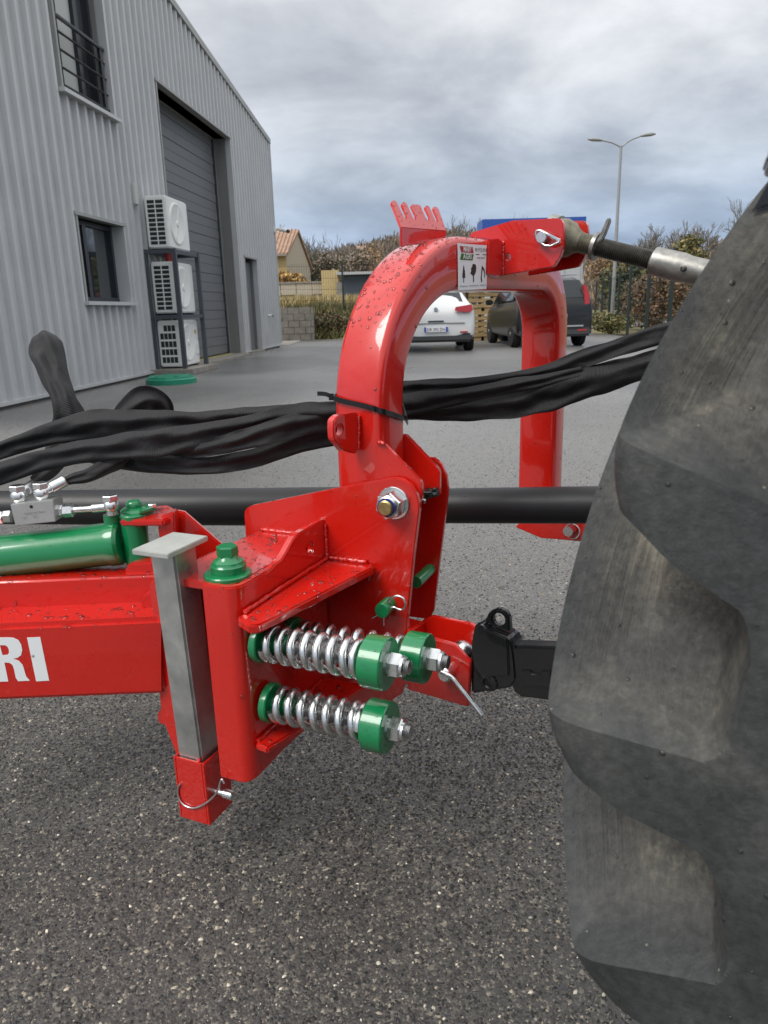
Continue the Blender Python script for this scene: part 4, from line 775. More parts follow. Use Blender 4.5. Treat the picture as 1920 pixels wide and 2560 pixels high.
# ------------------------------------------------------------------ swing bracket
sb = thing('swing_bracket', 'red welded swing bracket with green pivot pin and steel springs', 'bracket', SF.W(-.15, -.15, .19))
ZP = lambda p: zm(p, (560, 1180), 2.676)
P1 = [(610, 1290), (611, 1278), (617, 1270), (629, 1264), (829, 1223), (964, 1197), (985, 1195), (1005, 1198), (1027, 1213), (1042, 1236), (1048, 1260), (1048, 1276), (1034, 1389), (1018, 1554), (1018, 1690), (1004, 1735), (963, 1762), (880, 1788), (806, 1812), (795, 1440), (640, 1420), (618, 1400)]
p1o = slab('side_plate', sw(P1, 0), SF.a*.013, RED, sb, bev=.002)
slab('side_plate', sw([(960, 1200), (1060, 1140), (1085, 1145), (1103, 1160), (1116, 1190), (1120, 1225), (1111, 1303), (1098, 1404), (1084, 1525), (1078, 1540), (1066, 1548), (1022, 1542), (960, 1500)], .14), SF.a*.012, RED, sb, bev=.002)
# bent channel: outer flange, rounded corner, spring plate
prof = [(-.208, -.30), (-.180, -.30)]+[(-.164+.024*math.sin(t), -.276-.024*math.cos(t)) for t in np.linspace(0, math.pi/2, 9)]+[(-.14, -.20), (-.14, -.10), (-.14, -.003)]
zt = [.549]*(len(prof)-3)+[.549, .535, .535]; zbm = [.187]*2+[.187+.006*i/8 for i in range(9)]+[.194, .188, .180]
V, Fc = [], []
for i, (u, w_) in enumerate(prof):
    p0, p1_ = np.array(prof[max(i-1, 0)]), np.array(prof[min(i+1, len(prof)-1)]); d = nrm(p1_-p0); nn = np.array([-d[1], d[0]])*.014
    for uu, ww in ((u, w_), (u+nn[0], w_+nn[1])):
        V += [SF.W(uu, ww, zbm[i]), SF.W(uu, ww, zt[i])]
for i in range(len(prof)-1):
    a_, b_ = i*4, i*4+4; Fc += [(a_, b_, b_+1, a_+1), (a_+3, b_+3, b_+2, a_+2), (a_+1, b_+1, b_+3, a_+3), (a_+2, b_+2, b_, a_)]
Fc += [(0, 1, 3, 2), tuple(len(V)-4+k_ for k_ in (0, 2, 3, 1))]
ch = mesh('bent_channel', V, Fc, RED, sb)
bb = bmesh.new(); bb.from_mesh(ch.data); bmesh.ops.bevel(bb, geom=[e for e in bb.edges if len(e.link_faces) == 2 and e.calc_face_angle(0) > 1.2], offset=.0025, segments=2, affect='EDGES'); bb.to_mesh(ch.data); bb.free(); autosmooth(ch, 40)
earc = SF.onu(775, 1372, -.1385)
slab('lifting_ear', su([(660, 1440), (692, 1408), (704, 1398), (714, 1382), (734, 1346), (748, 1332), (800, 1303), (814, 1297), (822, 1306), (822, 1460)], -.1385), -SF.n*.014, RED, sb, holes=[ring_pts(earc, SF.a, K, .0135, 18)], bev=.002)
slab('shelf_gusset', [SF.W(u, w_, .503) for u, w_ in [(-.139, -.306), (-.102, -.326), (-.088, -.315), (-.036, -.04), (-.030, -.012), (-.04, -.001), (-.139, -.001)]], -K*.016, RED, sb, bev=.003)
slab('lower_gusset', [SF.W(u, w_, .262) for u, w_ in [(-.139, -.285), (-.112, -.290), (-.085, -.19), (-.05, -.03), (-.139, -.03)]], -K*.013, RED, sb, bev=.003)
slab('top_plate', [SF.W(u, w_, .5470) for u, w_ in [(-.30, -.288), (-.156, -.288), (-.156, -.002), (-.29, -.002)]], -K*.014, RED, sb, bev=.002)
slab('rear_flange', sw([(371, 1470), (374, 1456), (388, 1448), (420, 1446), (545, 1446), (548, 1915), (470, 1930), (454, 1916), (440, 1890), (402, 1790), (378, 1520)], -.240), SF.a*.013, RED, sb, bev=.003)
slab('stop_tab', sw([(412, 1770), (396, 1778), (392, 1792), (396, 1808), (416, 1815)], -.23), SF.a*.02, RED, sb, bev=.002)
sc_ = (-.2785, -.274)
for du, dw, su_, sw_ in ((-.031, 0, .005, .071), (.031, 0, .005, .071), (0, -.033, .057, .005), (0, .033, .057, .005)): box('stand_socket', SF.W(sc_[0]+.012+du, sc_[1]+dw, .150), SF.n*su_, SF.a*sw_, K*.125, RED, sb, .001)
box('socket_base', SF.W(sc_[0]+.012, sc_[1], .090), SF.n*.066, SF.a*.070, K*.008, RED, sb, .001)
weld('weld_bead', [SF.W(-.134, w_, .507) for w_ in np.linspace(-.29, -.01, 8)], .0055, sb); weld('weld_bead', [SF.W(u, -.004, .507) for u in np.linspace(-.13, -.05, 5)], .006, sb); weld('weld_bead', [SF.W(-.136, -.004, z) for z in np.linspace(.51, .575, 5)], .005, sb)
weld('weld_bead', [SF.W(u, -.004, .549) for u in np.linspace(-.285, -.16, 6)], .006, sb); weld('weld_bead', [SF.W(-.136, w_, .264) for w_ in np.linspace(-.28, -.05, 6)], .005, sb); weld('weld_bead', [SF.W(-.249, -.302, z) for z in np.linspace(.20, .215, 4)], .006, sb)
# pivot bolt through the side plates
B0 = SF.W(*SF.loc(SF.onw(985, 1257, 0))); A_ = -SF.a
lathe('washer', B0, A_, [(0, .031), (.0035, .031), (.0045, .030)], ZINC, sb, 32); hexnut('nut', B0+A_*.0045, A_, .046, .026, ZINC, sb, .35)
lathe('nut_collar', B0+A_*.030, A_, [(0, .021), (.004, .020), (.006, .0175)], ZINC, sb, 28); lathe('nylon_ring', B0+A_*.034, A_, [(0, .0178), (.0035, .0172)], BLUE, sb, 28); lathe('bolt_end', B0+A_*.034, A_, [(0, .0145), (.008, .0145), (.010, .012)], BRASS, sb, 24)
lathe('grease_nipple', SF.W(.036, .05, .622), SF.n, [(0, .008), (.004, .008), (.006, .005), (.014, .005), (.016, .003)], ZINC, sb, 10)
gb = bmesh.new(); bmesh.ops.create_icosphere(gb, subdivisions=3, radius=1); cg = SF.W(.045, .085, .628)
for v in gb.verts: v.co = Vector(cg)+v.co*.011*(1+1.3*noise.noise(v.co*1.7+Vector((3, 1, 2))))+Vector(SF.a)*(v.co.x*.010)
me = bpy.data.meshes.new('grease_smear'); gb.to_mesh(me); gb.free(); put('grease_smear', me, mat('dark_grease', (.006, .012, .010), .15, coat=.5), sb, True)
# green pivot pin seen in the channel
pv = SF.W(-.191, -.250, .547)
lathe('pivot_washer', pv, K, [(0, .040), (.006, .040), (.008, .038)], GREEN, sb, 32); lathe('pivot_flange', pv+K*.008+SF.a*.004, K, [(0, .030), (.012, .030), (.015, .027), (.019, .026), (.024, .018), (.030, .015)], GREEN, sb, 32); hexnut('pivot_head', pv+K*.034+SF.a*.004, K, .031, .019, GREEN, sb, .6)
lathe('cross_pin', SF.onw(1040, 1456, .06), SF.a, [(0, .012), (.082, .012)], GREEN, sb, 20)
# locking pin with hair clip
lk = thing('locking_pin', 'green locking pin with bent wire clip on the red side plate', 'pin', SF.onw(973, 1512, 0)); pc = SF.onw(973, 1510, 0)
lathe('pin', pc, A_, [(-.02, .0150), (.034, .0150), (.037, .0135)], GREEN, lk, 24)
clip = sw(ZP([(990, 975), (1015, 962), (1045, 942), (1075, 905), (1090, 882), (1112, 848), (1140, 832), (1172, 830), (1200, 848), (1214, 880), (1208, 908), (1188, 922), (1160, 915), (1140, 905), (1120, 908), (1108, 928), (1098, 950), (1078, 966), (1068, 985), (1070, 1025)]), -.026)
sweep('wire_clip', spline(clip, 60), .0022, ZINC, lk, 8)
# ------------------------------------------------------------------ springs
def spring_unit(label, w_, z, u0, u1, uend, turns):
    t = thing('breakback_spring', label, 'spring', SF.W(u0, w_, z), 'break-back springs on the red bracket'); p = SF.W(u0, w_, z); ax = SF.n; ln = u1-u0
    lathe('seat_disc', p, ax, [(0.001, .035), (.012, .035), (.014, .033)], GREEN, t, 32); lathe('seat_boss', p, ax, [(.013, .0165), (.055, .0165), (.058, .015)], GREEN, t, 20)
    _, e1, e2 = basis(ax); P = []; n_ = int(turns*26); r_, rw = .0262, .0072
    for i in range(n_+1):
        f = i/n_; th = f*turns*2*math.pi; g = f if .06 < f < .94 else f
        d = .014+rw+(ln-.014-2*rw)*(0.06*min(f/.12, 1)+.88*min(max((f-.12)/.76, 0), 1)+.06*min(max((f-.88)/.12, 0), 1)); P.append(p+ax*d+r_*(math.cos(th)*e1+math.sin(th)*e2))
    sweep('coil', P, rw, ZINC, t, 10)
    prof_ = []; d = .0
    while d < uend-u0: prof_ += [(d, .0100), (d+.0013, .0112)]; d += .0026
    lathe('threaded_rod', p, ax, prof_+[(uend-u0, .009)], STEEL, t, 16, deg=80)
    q = SF.W(u1, w_, z); lathe('end_disc', q, ax, [(0, .0405), (.002, .0425), (.036, .0425), (.038, .0410)], GREEN, t, 40); lathe('washer', q+ax*.038, ax, [(0, .019), (.0025, .019)], ZINC, t, 24)
    hexnut('nut', q+ax*.0405, ax, .036, .020, ZINC, t, .5); lathe('nut_collar', q+ax*.0605, ax, [(0, .0165), (.004, .016), (.006, .0135)], ZINC, t, 24)
spring_unit('front upper silver coil spring between green discs on the red bracket', -.25, .437, -.139, .062, .136, 8.5); spring_unit('rear upper coil spring half hidden behind the front upper one', -.15, .404, -.139, .090, .164, 8.5); spring_unit('lowest silver coil spring between green discs on the red bracket', -.243, .320, -.134, .058, .132, 8.0)
# ------------------------------------------------------------------ parking stand
sd_ = thing('parking_stand', 'galvanised square parking stand with flat foot plate, stowed upside down in its red socket', 'stand', SF.W(*sc_, .1))
box('tube', SF.W(sc_[0]+.006, sc_[1], .347), SF.n*.052, SF.a*.058, K*.500-SF.n*.016, GALV, sd_, .004); box('foot_plate', SF.W(sc_[0]+.000, sc_[1]-.006, .602), SF.n*.074, SF.a*.104, K*.009, GALVB, sd_, .0012)
ln_ = thing('ring_pin', 'small steel retaining pin with wire loop at the stand socket', 'pin', SF.W(-.25, -.28, .135)); ZB = lambda p: zm(p, (320, 1680), 3.770)
pa, pb_ = SF.W(-.233, -.29, .147), SF.W(-.208, -.29, .147); lathe('pin', pa, SF.n, [(-.06, .006), (.022, .006), (.023, .0085), (.040, .0085), (.042, .007)], ZINC, ln_, 16)
sweep('wire_loop', spline([SF.onw(*q, -.312) for q in ZB([(905, 1050), (885, 1012), (868, 1040), (845, 1120), (780, 1200), (700, 1255), (620, 1282), (540, 1262), (490, 1210), (468, 1140), (472, 1090), (488, 1055)])], 50), .0019, ZINC, ln_, 7)
# ------------------------------------------------------------------ lower link hook
ZK = lambda p: zm(p, (980, 1480), 3.770)
hk = thing('lower_link', 'black lower link arm with hook end and lifting eye', 'link arm', HF.onw(1230, 1720, .0275))
slab('hook_body', hw(ZK([(742, 480), (768, 332), (800, 300), (850, 284), (885, 345), (1098, 425), (1140, 500), (1160, 640), (1178, 830), (1130, 905), (740, 966), (735, 680)]), .010), HF.a*.042, BLACKP, hk, bev=.005, segs=3)
lc = HF.onw(*ZK([(1003, 262)])[0], .020); slab('lifting_eye', hw(ZK([(868, 292), (885, 250), (905, 205), (940, 172), (990, 156), (1040, 165), (1080, 200), (1103, 250), (1112, 385), (1000, 350)]), .020), HF.a*.014, BLACKP, hk, holes=[ring_pts(lc, HF.n, K, .0118, 20)], bev=.003)
for q in [(865, 462), (955, 540), (1012, 642), (1038, 462), (808, 640)]: lathe('rivet', HF.onw(*ZK([q])[0], .010), -HF.a, [(0, .0045), (.0015, .0042), (.002, .002)], PLASTIC, hk, 10)
lathe('latch_boss', HF.onw(*ZK([(915, 850)])[0], .010), -HF.a, [(0, .018), (.004, .016), (.005, .010), (.002, .008)], BLACKP, hk, 20); slab('cover_plate', hw(ZK([(775, 360), (880, 352), (1085, 440), (1100, 790), (780, 810), (760, 560)]), .006), HF.a*.006, BLACKP, hk, bev=.002)
slab('arm', hw(ZK([(1105, 512), (1200, 508), (1515, 520), (3000, 560), (3000, 1180), (1500, 1030), (1172, 992), (1160, 940), (1112, 905)]), .014), HF.a*.034, BLACKP, hk, bev=.005); slab('arm_recess_plate', hw(ZK([(1215, 735), (1310, 740), (1318, 770), (1395, 775), (1402, 742), (1500, 745), (1500, 900), (1215, 890)]), .010), HF.a*.006, BLACKP, hk, bev=.002)
hb = bmesh.new(); bmesh.ops.create_uvsphere(hb, u_segments=24, v_segments=14, radius=.022); bmesh.ops.translate(hb, verts=hb.verts, vec=Vector(HF.onw(*ZK([(660, 560)])[0], .03))); me = bpy.data.meshes.new('ball'); hb.to_mesh(me); hb.free(); put('ball', me, ZINC, hk, True)
hp = thing('hitch_pin', 'silver hitch pin with long bent handle through the red clevis', 'pin', HF.onw(1118, 1670, 0)); ZS = lambda p: zm(p, (600, 1480), 2.5136)
p0 = HF.onw(*ZS([(1312, 500)])[0], 0); lathe('head', p0, -HF.a, [(-.06, .012), (.0, .0145), (.016, .0145), (.020, .011)], ZINC, hp, 24); sweep('handle', spline(hw(ZS([(1240, 488), (1290, 512), (1335, 540), (1375, 588), (1440, 668), (1522, 772)]), -.028), 30), .0044, ZINC, hp, 10)
# ------------------------------------------------------------------ top link
ZT = lambda p: zm(p, (1360, 320), 2.9625); wT = .53
tk = thing('top_link', 'worn steel top link turnbuckle with long thread and locking lever', 'turnbuckle', HF.onw(1500, 640, wT))
T0, T1 = HF.onw(1425, 600, wT), HF.onw(1800, 693, wT); td = nrm(T1-T0); t_ = lambda px, py: np.dot(HF.onw(px, py, wT)-T0, td)
pr = []; d = t_(1485, 620); d1 = t_(1640, 650)
while d < d1: pr += [(d, .0170), (d+.0022, .0195)]; d += .0044
lathe('threaded_rod', T0, td, pr, DARKSTEEL, tk, 24, deg=80); s_ = t_(1632, 648)
lathe('barrel', T0, td, [(s_, .022), (s_+.003, .0275), (s_+.06, .0285), (s_+.075, .026), (s_+.62, .026)], WORN, tk, 32); lathe('grease_nipple', T0+td*(s_+.072)-HF.a*.024, -HF.a, [(0, .006), (.006, .006), (.008, .003)], DARKSTEEL, tk, 10)
pr = []; d = t_(1452, 608); 
while d < t_(1484, 618): pr += [(d, .018), (d+.002, .021)]; d += .0055
lathe('collar', T0, td, pr, OLIVE, tk, 24, deg=80); s_ = t_(1440, 605)
lathe('ball_housing', T0, td, [(s_-.062, .020), (s_-.055, .036), (s_-.03, .041), (s_-.012, .036), (s_, .026), (s_+.012, .0205)], OLIVE, tk, 28)
lathe('housing_band', T0, td, [(s_-.068, .034), (s_-.066, .0425), (s_-.045, .0435), (s_-.043, .036)], WORN, tk, 28); lv = t_(1482, 618)
lathe('lock_disc', T0, td, [(lv, .022), (lv+.002, .029), (lv+.010, .029), (lv+.012, .022)], WORN, tk, 28)
lever = hw(ZT([(345, 880), (368, 838), (408, 800), (430, 745), (460, 676), (475, 662), (488, 668), (484, 700), (450, 790), (430, 826), (398, 850), (372, 905)]), wT-.02); slab('lock_lever', lever, HF.a*.012, WORN, tk, bev=.003)
tp_ = thing('top_link_pin', 'chromed top link pin with oval clip ring through the red ear', 'pin', HF.onw(1360, 594, wE)); q0 = HF.onw(1360, 594, wE)
lathe('pin', q0, -HF.a, [(-.12, .0125), (.014, .0125), (.016, .011)], ZINC, tp_, 24); oc = HF.onw(*Z4([(1415, 400)])[0], wE-.010)
rp = [HF.onw(*q, wE-.013) for q in Z4([(1310, 360), (1320, 335), (1350, 333), (1410, 362), (1470, 405), (1522, 412), (1515, 432), (1480, 448), (1440, 468), (1390, 462), (1340, 430), (1315, 395)])]; sweep('clip_ring', rp, .0028, ZINC, tp_, 8, closed=True); slab('clip_tab', hw(Z4([(1360, 330), (1430, 360), (1525, 405), (1520, 440), (1470, 410), (1405, 375)]), wE-.016), HF.a*.005, ZINC, tp_)
# ------------------------------------------------------------------ PTO shaft
ps = thing('drive_shaft', 'long black plastic guarded drive shaft passing through the red arch', 'shaft', depth(1000, 1265, 1.9)); q1, q2, q3 = depth(2150, 1258, 1.50), depth(905, 1266, 1.905), depth(-420, 1270, 2.48)
lathe('guard_tube', q2, q1-q2, [(0, .0435), (np.linalg.norm(q1-q2), .0435)], PLASTIC, ps, 40); lathe('outer_guard_tube', q2, q3-q2, [(-.02, .0480), (-.015, .0515), (np.linalg.norm(q3-q2), .0515)], PLASTIC, ps, 40)

# ------------------------------------------------------------------ boom arm
YB = 1.235
bo = thing('boom_arm', 'red box section boom arm with white lettering leaving the picture on the left', 'boom', atY(150, 1740, YB))
def ay(pts, Y): return [atY(x, y, Y) for x, y in pts]
EY = np.array([0, 1.0, 0])
bs = slab('lower_beam', ay([(-360, 1580), (415, 1545), (415, 1737), (-360, 1768)], YB), EY*.11, RED, bo, bev=.009, segs=4)
slab('upper_beam', ay([(-360, 1466), (452, 1434), (452, 1534), (-360, 1572)], YB+.085), EY*.10, RED, bo, bev=.006, segs=3)
slab('end_block', ay([(350, 1497), (368, 1486), (395, 1483), (395, 1528), (354, 1520)], YB+.055), EY*.03, RED, bo, bev=.003)
slab('eye_seat', ay([(312, 1420), (325, 1408), (385, 1404), (400, 1440), (314, 1446)], YB+.10), EY*.07, RED, bo, bev=.004)
ZE = lambda p: zm(p, (0, 1440), 3.19); li = lambda p: ay(ZE(p), YB-.0006)
slab('letter', li([(215, 491), (320, 487), (392, 835), (288, 840)]), EY*.0004, LETTER, bo, bev=0)
slab('letter', li([(-118, 494), (60, 489), (105, 492), (145, 510), (168, 545), (177, 590), (168, 632), (140, 652), (105, 660), (150, 676), (180, 708), (196, 760), (208, 800), (238, 835), (143, 839), (125, 810), (112, 745), (98, 708), (75, 692), (35, 690), (66, 841), (-40, 845)]), EY*.0004, LETTER, bo, holes=[li([(-2, 552), (38, 552), (58, 562), (70, 585), (72, 612), (60, 628), (20, 632)])], bev=0)
slab('letter', li([(-330, 498), (-200, 494), (-185, 560), (-290, 566), (-235, 790), (-180, 788), (-195, 720), (-225, 722), (-240, 665), (-150, 660), (-105, 846), (-260, 852), (-300, 820)]), EY*.0004, LETTER, bo, bev=0)
tcl = sz([(300, 1292), (306, 1284), (400, 1266), (424, 1264), (436, 1272), (440, 1286), (404, 1300), (302, 1302)], .655)
zc0 = atY(350, 1290, 1.375)[2]
slab('clevis_top', [SF.onz(x, y, zc0) for x, y in [(298, 1290), (306, 1282), (395, 1264), (420, 1262), (436, 1270), (440, 1288), (408, 1299), (302, 1300)]], -K*.013, RED, bo, bev=.003)
slab('clevis_leg', ay([(392, 1300), (412, 1286), (436, 1278), (440, 1400), (404, 1400)], 1.36), EY*.03, RED, bo, bev=.003); slab('clevis_gusset', ay([(420, 1290), (438, 1276), (460, 1280), (590, 1392), (560, 1440), (430, 1440)], 1.40), EY*.012, RED, bo, bev=.003)
# ------------------------------------------------------------------ hydraulic cylinder and valve block
YC = 1.375
hc_ = thing('hydraulic_cylinder', 'green painted hydraulic cylinder above the red boom', 'cylinder', atY(150, 1420, YC)); ca, cb_ = atY(-340, 1430, YC), atY(308, 1356, YC); l_ = np.linalg.norm(cb_-ca)
lathe('barrel', ca, cb_-ca, [(0, .042), (l_-.028, .042), (l_-.024, .0438), (l_-.006, .0438), (l_, .038)], GREEN, hc_, 44)
e0 = atY(347, 1406, YC); lathe('eye_tube', e0, K, [(0, .0225), (.002, .0245), (.098, .0245), (.1, .0225)], GREEN, hc_, 30)
zt0 = zc0; ct = SF.onz(345, 1281, zc0); lathe('pin_flange', ct, K, [(0, .033), (.006, .033), (.009, .030), (.012, .024)], GREEN, hc_, 32); lathe('pin_knob', ct+K*.011-np.array([.006, 0, 0]), K, [(0, .016), (.006, .0165), (.012, .0135), (.014, .010)], GREEN, hc_, 24)
slab('pin_keeper', [SF.onz(x, y, zc0+.006) for x, y in [(345, 1270), (385, 1262), (394, 1268), (390, 1276), (350, 1288)]], K*.006, GREEN, hc_, bev=.002); hexnut('keeper_bolt', SF.onz(381, 1268, zc0+.012), K, .014, .007, ZINC, hc_, .3)
pb0 = atY(281, 1316, YC); pt_ = atY(281, 1286, YC); lathe('port_boss', pb0, K, [(0, .0145), (pt_[2]-pb0[2], .0145)], GREEN, hc_, 24)
vb = thing('valve_block', 'bright metal hydraulic valve block with pipe fittings on the green cylinder', 'valve', atY(85, 1300, YC-.02)); YV = YC-.03
slab('block', ay([(25, 1261), (133, 1249), (139, 1304), (38, 1314)], YV), EY*.042, mat('machined_aluminium', (.62, .62, .60), .38, .9, var=.06, vscale=40), vb, bev=.0012)
lathe('bleed_hole', atY(78, 1267, YV-.0004), -EY, [(0, .0034), (.0004, .003)], INK, vb, 12)
def ball(name, p, r, mt, par):
    b = bmesh.new(); bmesh.ops.create_uvsphere(b, u_segments=24, v_segments=14, radius=r); bmesh.ops.translate(b, verts=b.verts, vec=Vector(p)); me = bpy.data.meshes.new(name); b.to_mesh(me); b.free(); return put(name, me, mt, par, True)
YM = YV+.02
ax_ = nrm(atY(260, 1270, YM)-atY(140, 1279, YM))
hexnut('pipe_nut', atY(136, 1279, YM), ax_, .021, .017, ZINC, vb, .5); hexnut('pipe_nut', atY(159, 1277, YM), ax_, .023, .019, ZINC, vb, .2); sweep('pipe', [atY(180, 1275, YM), atY(240, 1271, YM), atY(270, 1269, YM)], .0062, ZINC, vb, 14); sweep('pipe_ferrule', [atY(232, 1271, YM), atY(266, 1268, YM)], .0085, ZINC, vb, 16)
hexnut('pipe_nut', atY(30, 1291, YM), -ax_, .021, .015, ZINC, vb, .4); hexnut('pipe_nut', atY(10, 1293, YM), -ax_, .022, .018, ZINC, vb, .1); sweep('pipe', [atY(-8, 1295, YM), atY(-320, 1330, YM)], .0062, ZINC, vb, 14)
for x_, y_, r_ in ((278, 1264, .0145), (47, 1240, .0155), (105, 1233, .0155)):
    p = atY(x_, y_, YM); ball('banjo_body', p, r_, ZINC, vb); lathe('bolt_shank', p-K*.018, K, [(0, .010), (.030, .010)], ZINC, vb, 18); hexnut('banjo_bolt', p+K*.010, K, .026, .011, ZINC, vb, .3)
lathe('hose_ferrule', atY(112, 1228, YM), atY(162, 1202, YM+.02)-atY(112, 1228, YM), [(0, .009), (.012, .0095), (.013, .0115), (.040, .0115), (.042, .010)], ZINC, vb, 20); lathe('hose_ferrule', atY(55, 1232, YM), atY(93, 1206, YM+.05)-atY(55, 1232, YM), [(0, .009), (.012, .0095), (.013, .011), (.04, .011)], ZINC, vb, 20)
text('engraving', 'V1    V2', atY(58, 1300, YV-.0005), nrm(atY(120, 1291, YV)-atY(58, 1298, YV)), K, .006, mat('engraved', (.35, .35, .34), .5, .7), vb, bold=0, ext=0)
text('engraving', 'MADE IN ITALY', atY(62, 1288, YV-.0005), nrm(atY(120, 1281, YV)-atY(58, 1288, YV)), K, .004, bpy.data.materials['engraved'], vb, bold=0, ext=0)

# ------------------------------------------------------------------ hose sleeves
def sleeve(label, pts, seed, thick=.16, nseg=140, ang=0.0, twist=0.0):
    """pts: (px, py, depth, half width in px); flattened woven sleeve over hydraulic hoses"""
    C_ = spline([(*depth(x, y, Z), hw_*1.16*Z/F, ang) for x, y, Z, hw_ in pts], nseg); n_ = 30; V, Fc, al = [], [], []; s = 0; prev = None
    for i, c in enumerate(C_):
        p = c[:3]; T_ = nrm(C_[min(i+1, nseg-1)][:3]-C_[max(i-1, 0)][:3]); v = nrm(p-CAM); ew = np.cross(v, T_); ew = nrm(ew); et = np.cross(T_, ew)
        if prev is not None: s += np.linalg.norm(p-prev)
        prev = p; a_ = c[3]*(1+.16*noise.noise(Vector((s*8, seed*3.1, 0)))); cv_ = .55*noise.noise(Vector((s*5, seed*5.3, 9)))+.18; tw = .40*noise.noise(Vector((s*4, seed*7.7, 5)))+twist*math.sin(math.pi*min(1, 1.6*i/nseg))
        ew, et = ew*math.cos(tw)+et*math.sin(tw), et*math.cos(tw)-ew*math.sin(tw)
        for j in range(n_):
            th = 2*math.pi*j/n_; cx_, sy_ = math.cos(th), math.sin(th)
            wr = 1+.30*noise.noise(Vector((s*14+seed, cx_*1.6, sy_*1.6)))+.12*noise.noise(Vector((s*45+seed, cx_*3, sy_*3)))
            fold = .22*math.sin(cx_*4.2+3*noise.noise(Vector((s*6, seed*2.2, 3))))+.30*noise.noise(Vector((s*19+seed, cx_*1.5, 7)))
            q = p+ew*a_*cx_*(1+.10*noise.noise(Vector((s*20, seed+cx_, 2))))+et*a_*(thick*sy_*abs(sy_)**.8*wr*1.3+.05*math.sin(cx_*8+5*noise.noise(Vector((s*7, seed, 4))))+cv_*(cx_*cx_-.4)+fold*(1-cx_*cx_*.5)); V.append(q); al.append(s)
    for i in range(nseg-1):
        for j in range(n_): Fc.append((i*n_+j, i*n_+(j+1) % n_, (i+1)*n_+(j+1) % n_, (i+1)*n_+j))
    Fc.append(tuple(range(n_))); Fc.append(tuple((nseg-1)*n_+j for j in range(n_)))
    o = mesh('hose_sleeve', V, Fc, SLEEVE, None, True); at = o.data.attributes.new('along', 'FLOAT', 'POINT'); at.data.foreach_set('value', al)
    return tag(o, label, 'hose', 'black hose sleeves tied to the red arch')
ZH = lambda x, y: (x/1.929, 820+y/1.929)
def S(label, rows, seed, **k_): return sleeve(label, [(*ZH(x, y), Z, h/1.929) for x, y, Z, h in rows], seed, **k_)
S('broad upper black hose sleeve running left from the red arch', [(-160, 640, 1.50, 36), (0, 592, 1.50, 34), (215, 520, 1.50, 46), (430, 470, 1.50, 62), (650, 460, 1.50, 60), (900, 455, 1.51, 44), (1200, 425, 1.52, 34), (1450, 400, 1.54, 34), (1700, 395, 1.57, 38)], 1)
S('middle black hose sleeve crossing below the broad upper one', [(-160, 760, 1.44, 48), (0, 705, 1.44, 50), (220, 635, 1.44, 46), (480, 585, 1.44, 50), (780, 552, 1.45, 60), (1080, 500, 1.47, 50), (1400, 432, 1.50, 50), (1700, 420, 1.55, 55)], 2)
S('lowest black hose sleeve sagging left of the red arch', [(420, 600, 1.53, 40), (620, 640, 1.50, 44), (820, 660, 1.48, 38), (1020, 662, 1.48, 36), (1220, 628, 1.49, 40), (1420, 560, 1.51, 46), (1590, 520, 1.54, 48), (1720, 500, 1.57, 50)], 3)
S('short black hose sleeve bulging just left of the cable tie', [(780, 600, 1.50, 16), (960, 590, 1.46, 30), (1150, 545, 1.45, 46), (1350, 490, 1.47, 52), (1560, 440, 1.52, 62), (1720, 440, 1.57, 60)], 4)
S('upright folded black hose sleeve standing in front of the warehouse wall', [(204, 36, 1.62, 50), (212, 70, 1.61, 64), (236, 160, 1.59, 62), (276, 260, 1.57, 54), (312, 345, 1.56, 52), (338, 450, 1.57, 68), (300, 560, 1.56, 60), (250, 660, 1.52, 44), (200, 712, 1.48, 34), (160, 738, 1.45, 22)], 5)
S('small looped black hose sleeve rising behind the broad one', [(575, 470, 1.58, 50), (620, 400, 1.58, 50), (690, 350, 1.59, 58), (750, 350, 1.62, 50), (785, 390, 1.66, 46), (770, 450, 1.69, 50), (740, 520, 1.70, 40)], 6)
S('thin black hose sleeve ending at the silver hose fitting', [(640, 600, 1.52, 34), (560, 640, 1.48, 40), (490, 680, 1.45, 36), (420, 712, 1.43, 30), (350, 728, 1.42, 24), (300, 748, 1.42, 15)], 7, thick=.6)
ZR = lambda x, y: (940+x/3.19, 740+y/3.19)
def R(label, rows, seed, **k_): return sleeve(label, [(*(ZR(x, y)), Z, h/3.19) for x, y, Z, h in rows], seed, **k_)
R('top black hose sleeve between red arch and tractor tyre', [(60, 770, 1.58, 60), (250, 745, 1.60, 56), (520, 715, 1.60, 48), (800, 700, 1.58, 50), (1060, 665, 1.55, 46), (1350, 605, 1.50, 48), (1659, 500, 1.42, 60), (2000, 390, 1.34, 62), (2400, 270, 1.30, 66), (2900, 160, 1.28, 66), (3900, 60, 1.30, 60), (4600, 200, 1.32, 50)], 8)
R('grey lit middle hose sleeve between red arch and tractor tyre', [(60, 880, 1.56, 70), (240, 868, 1.56, 74), (520, 828, 1.54, 66), (800, 775, 1.52, 54), (1100, 715, 1.49, 50), (1400, 660, 1.46, 40), (1650, 600, 1.42, 34)], 9)
R('lowest black hose sleeve between red arch and tractor tyre', [(60, 930, 1.60, 50), (240, 930, 1.59, 54), (520, 925, 1.57, 62), (800, 900, 1.55, 78), (1100, 860, 1.52, 96), (1400, 790, 1.48, 104), (1700, 690, 1.42, 104), (2000, 600, 1.36, 100), (2400, 490, 1.31, 96), (3200, 360, 1.30, 80), (4500, 420, 1.32, 60)], 10)
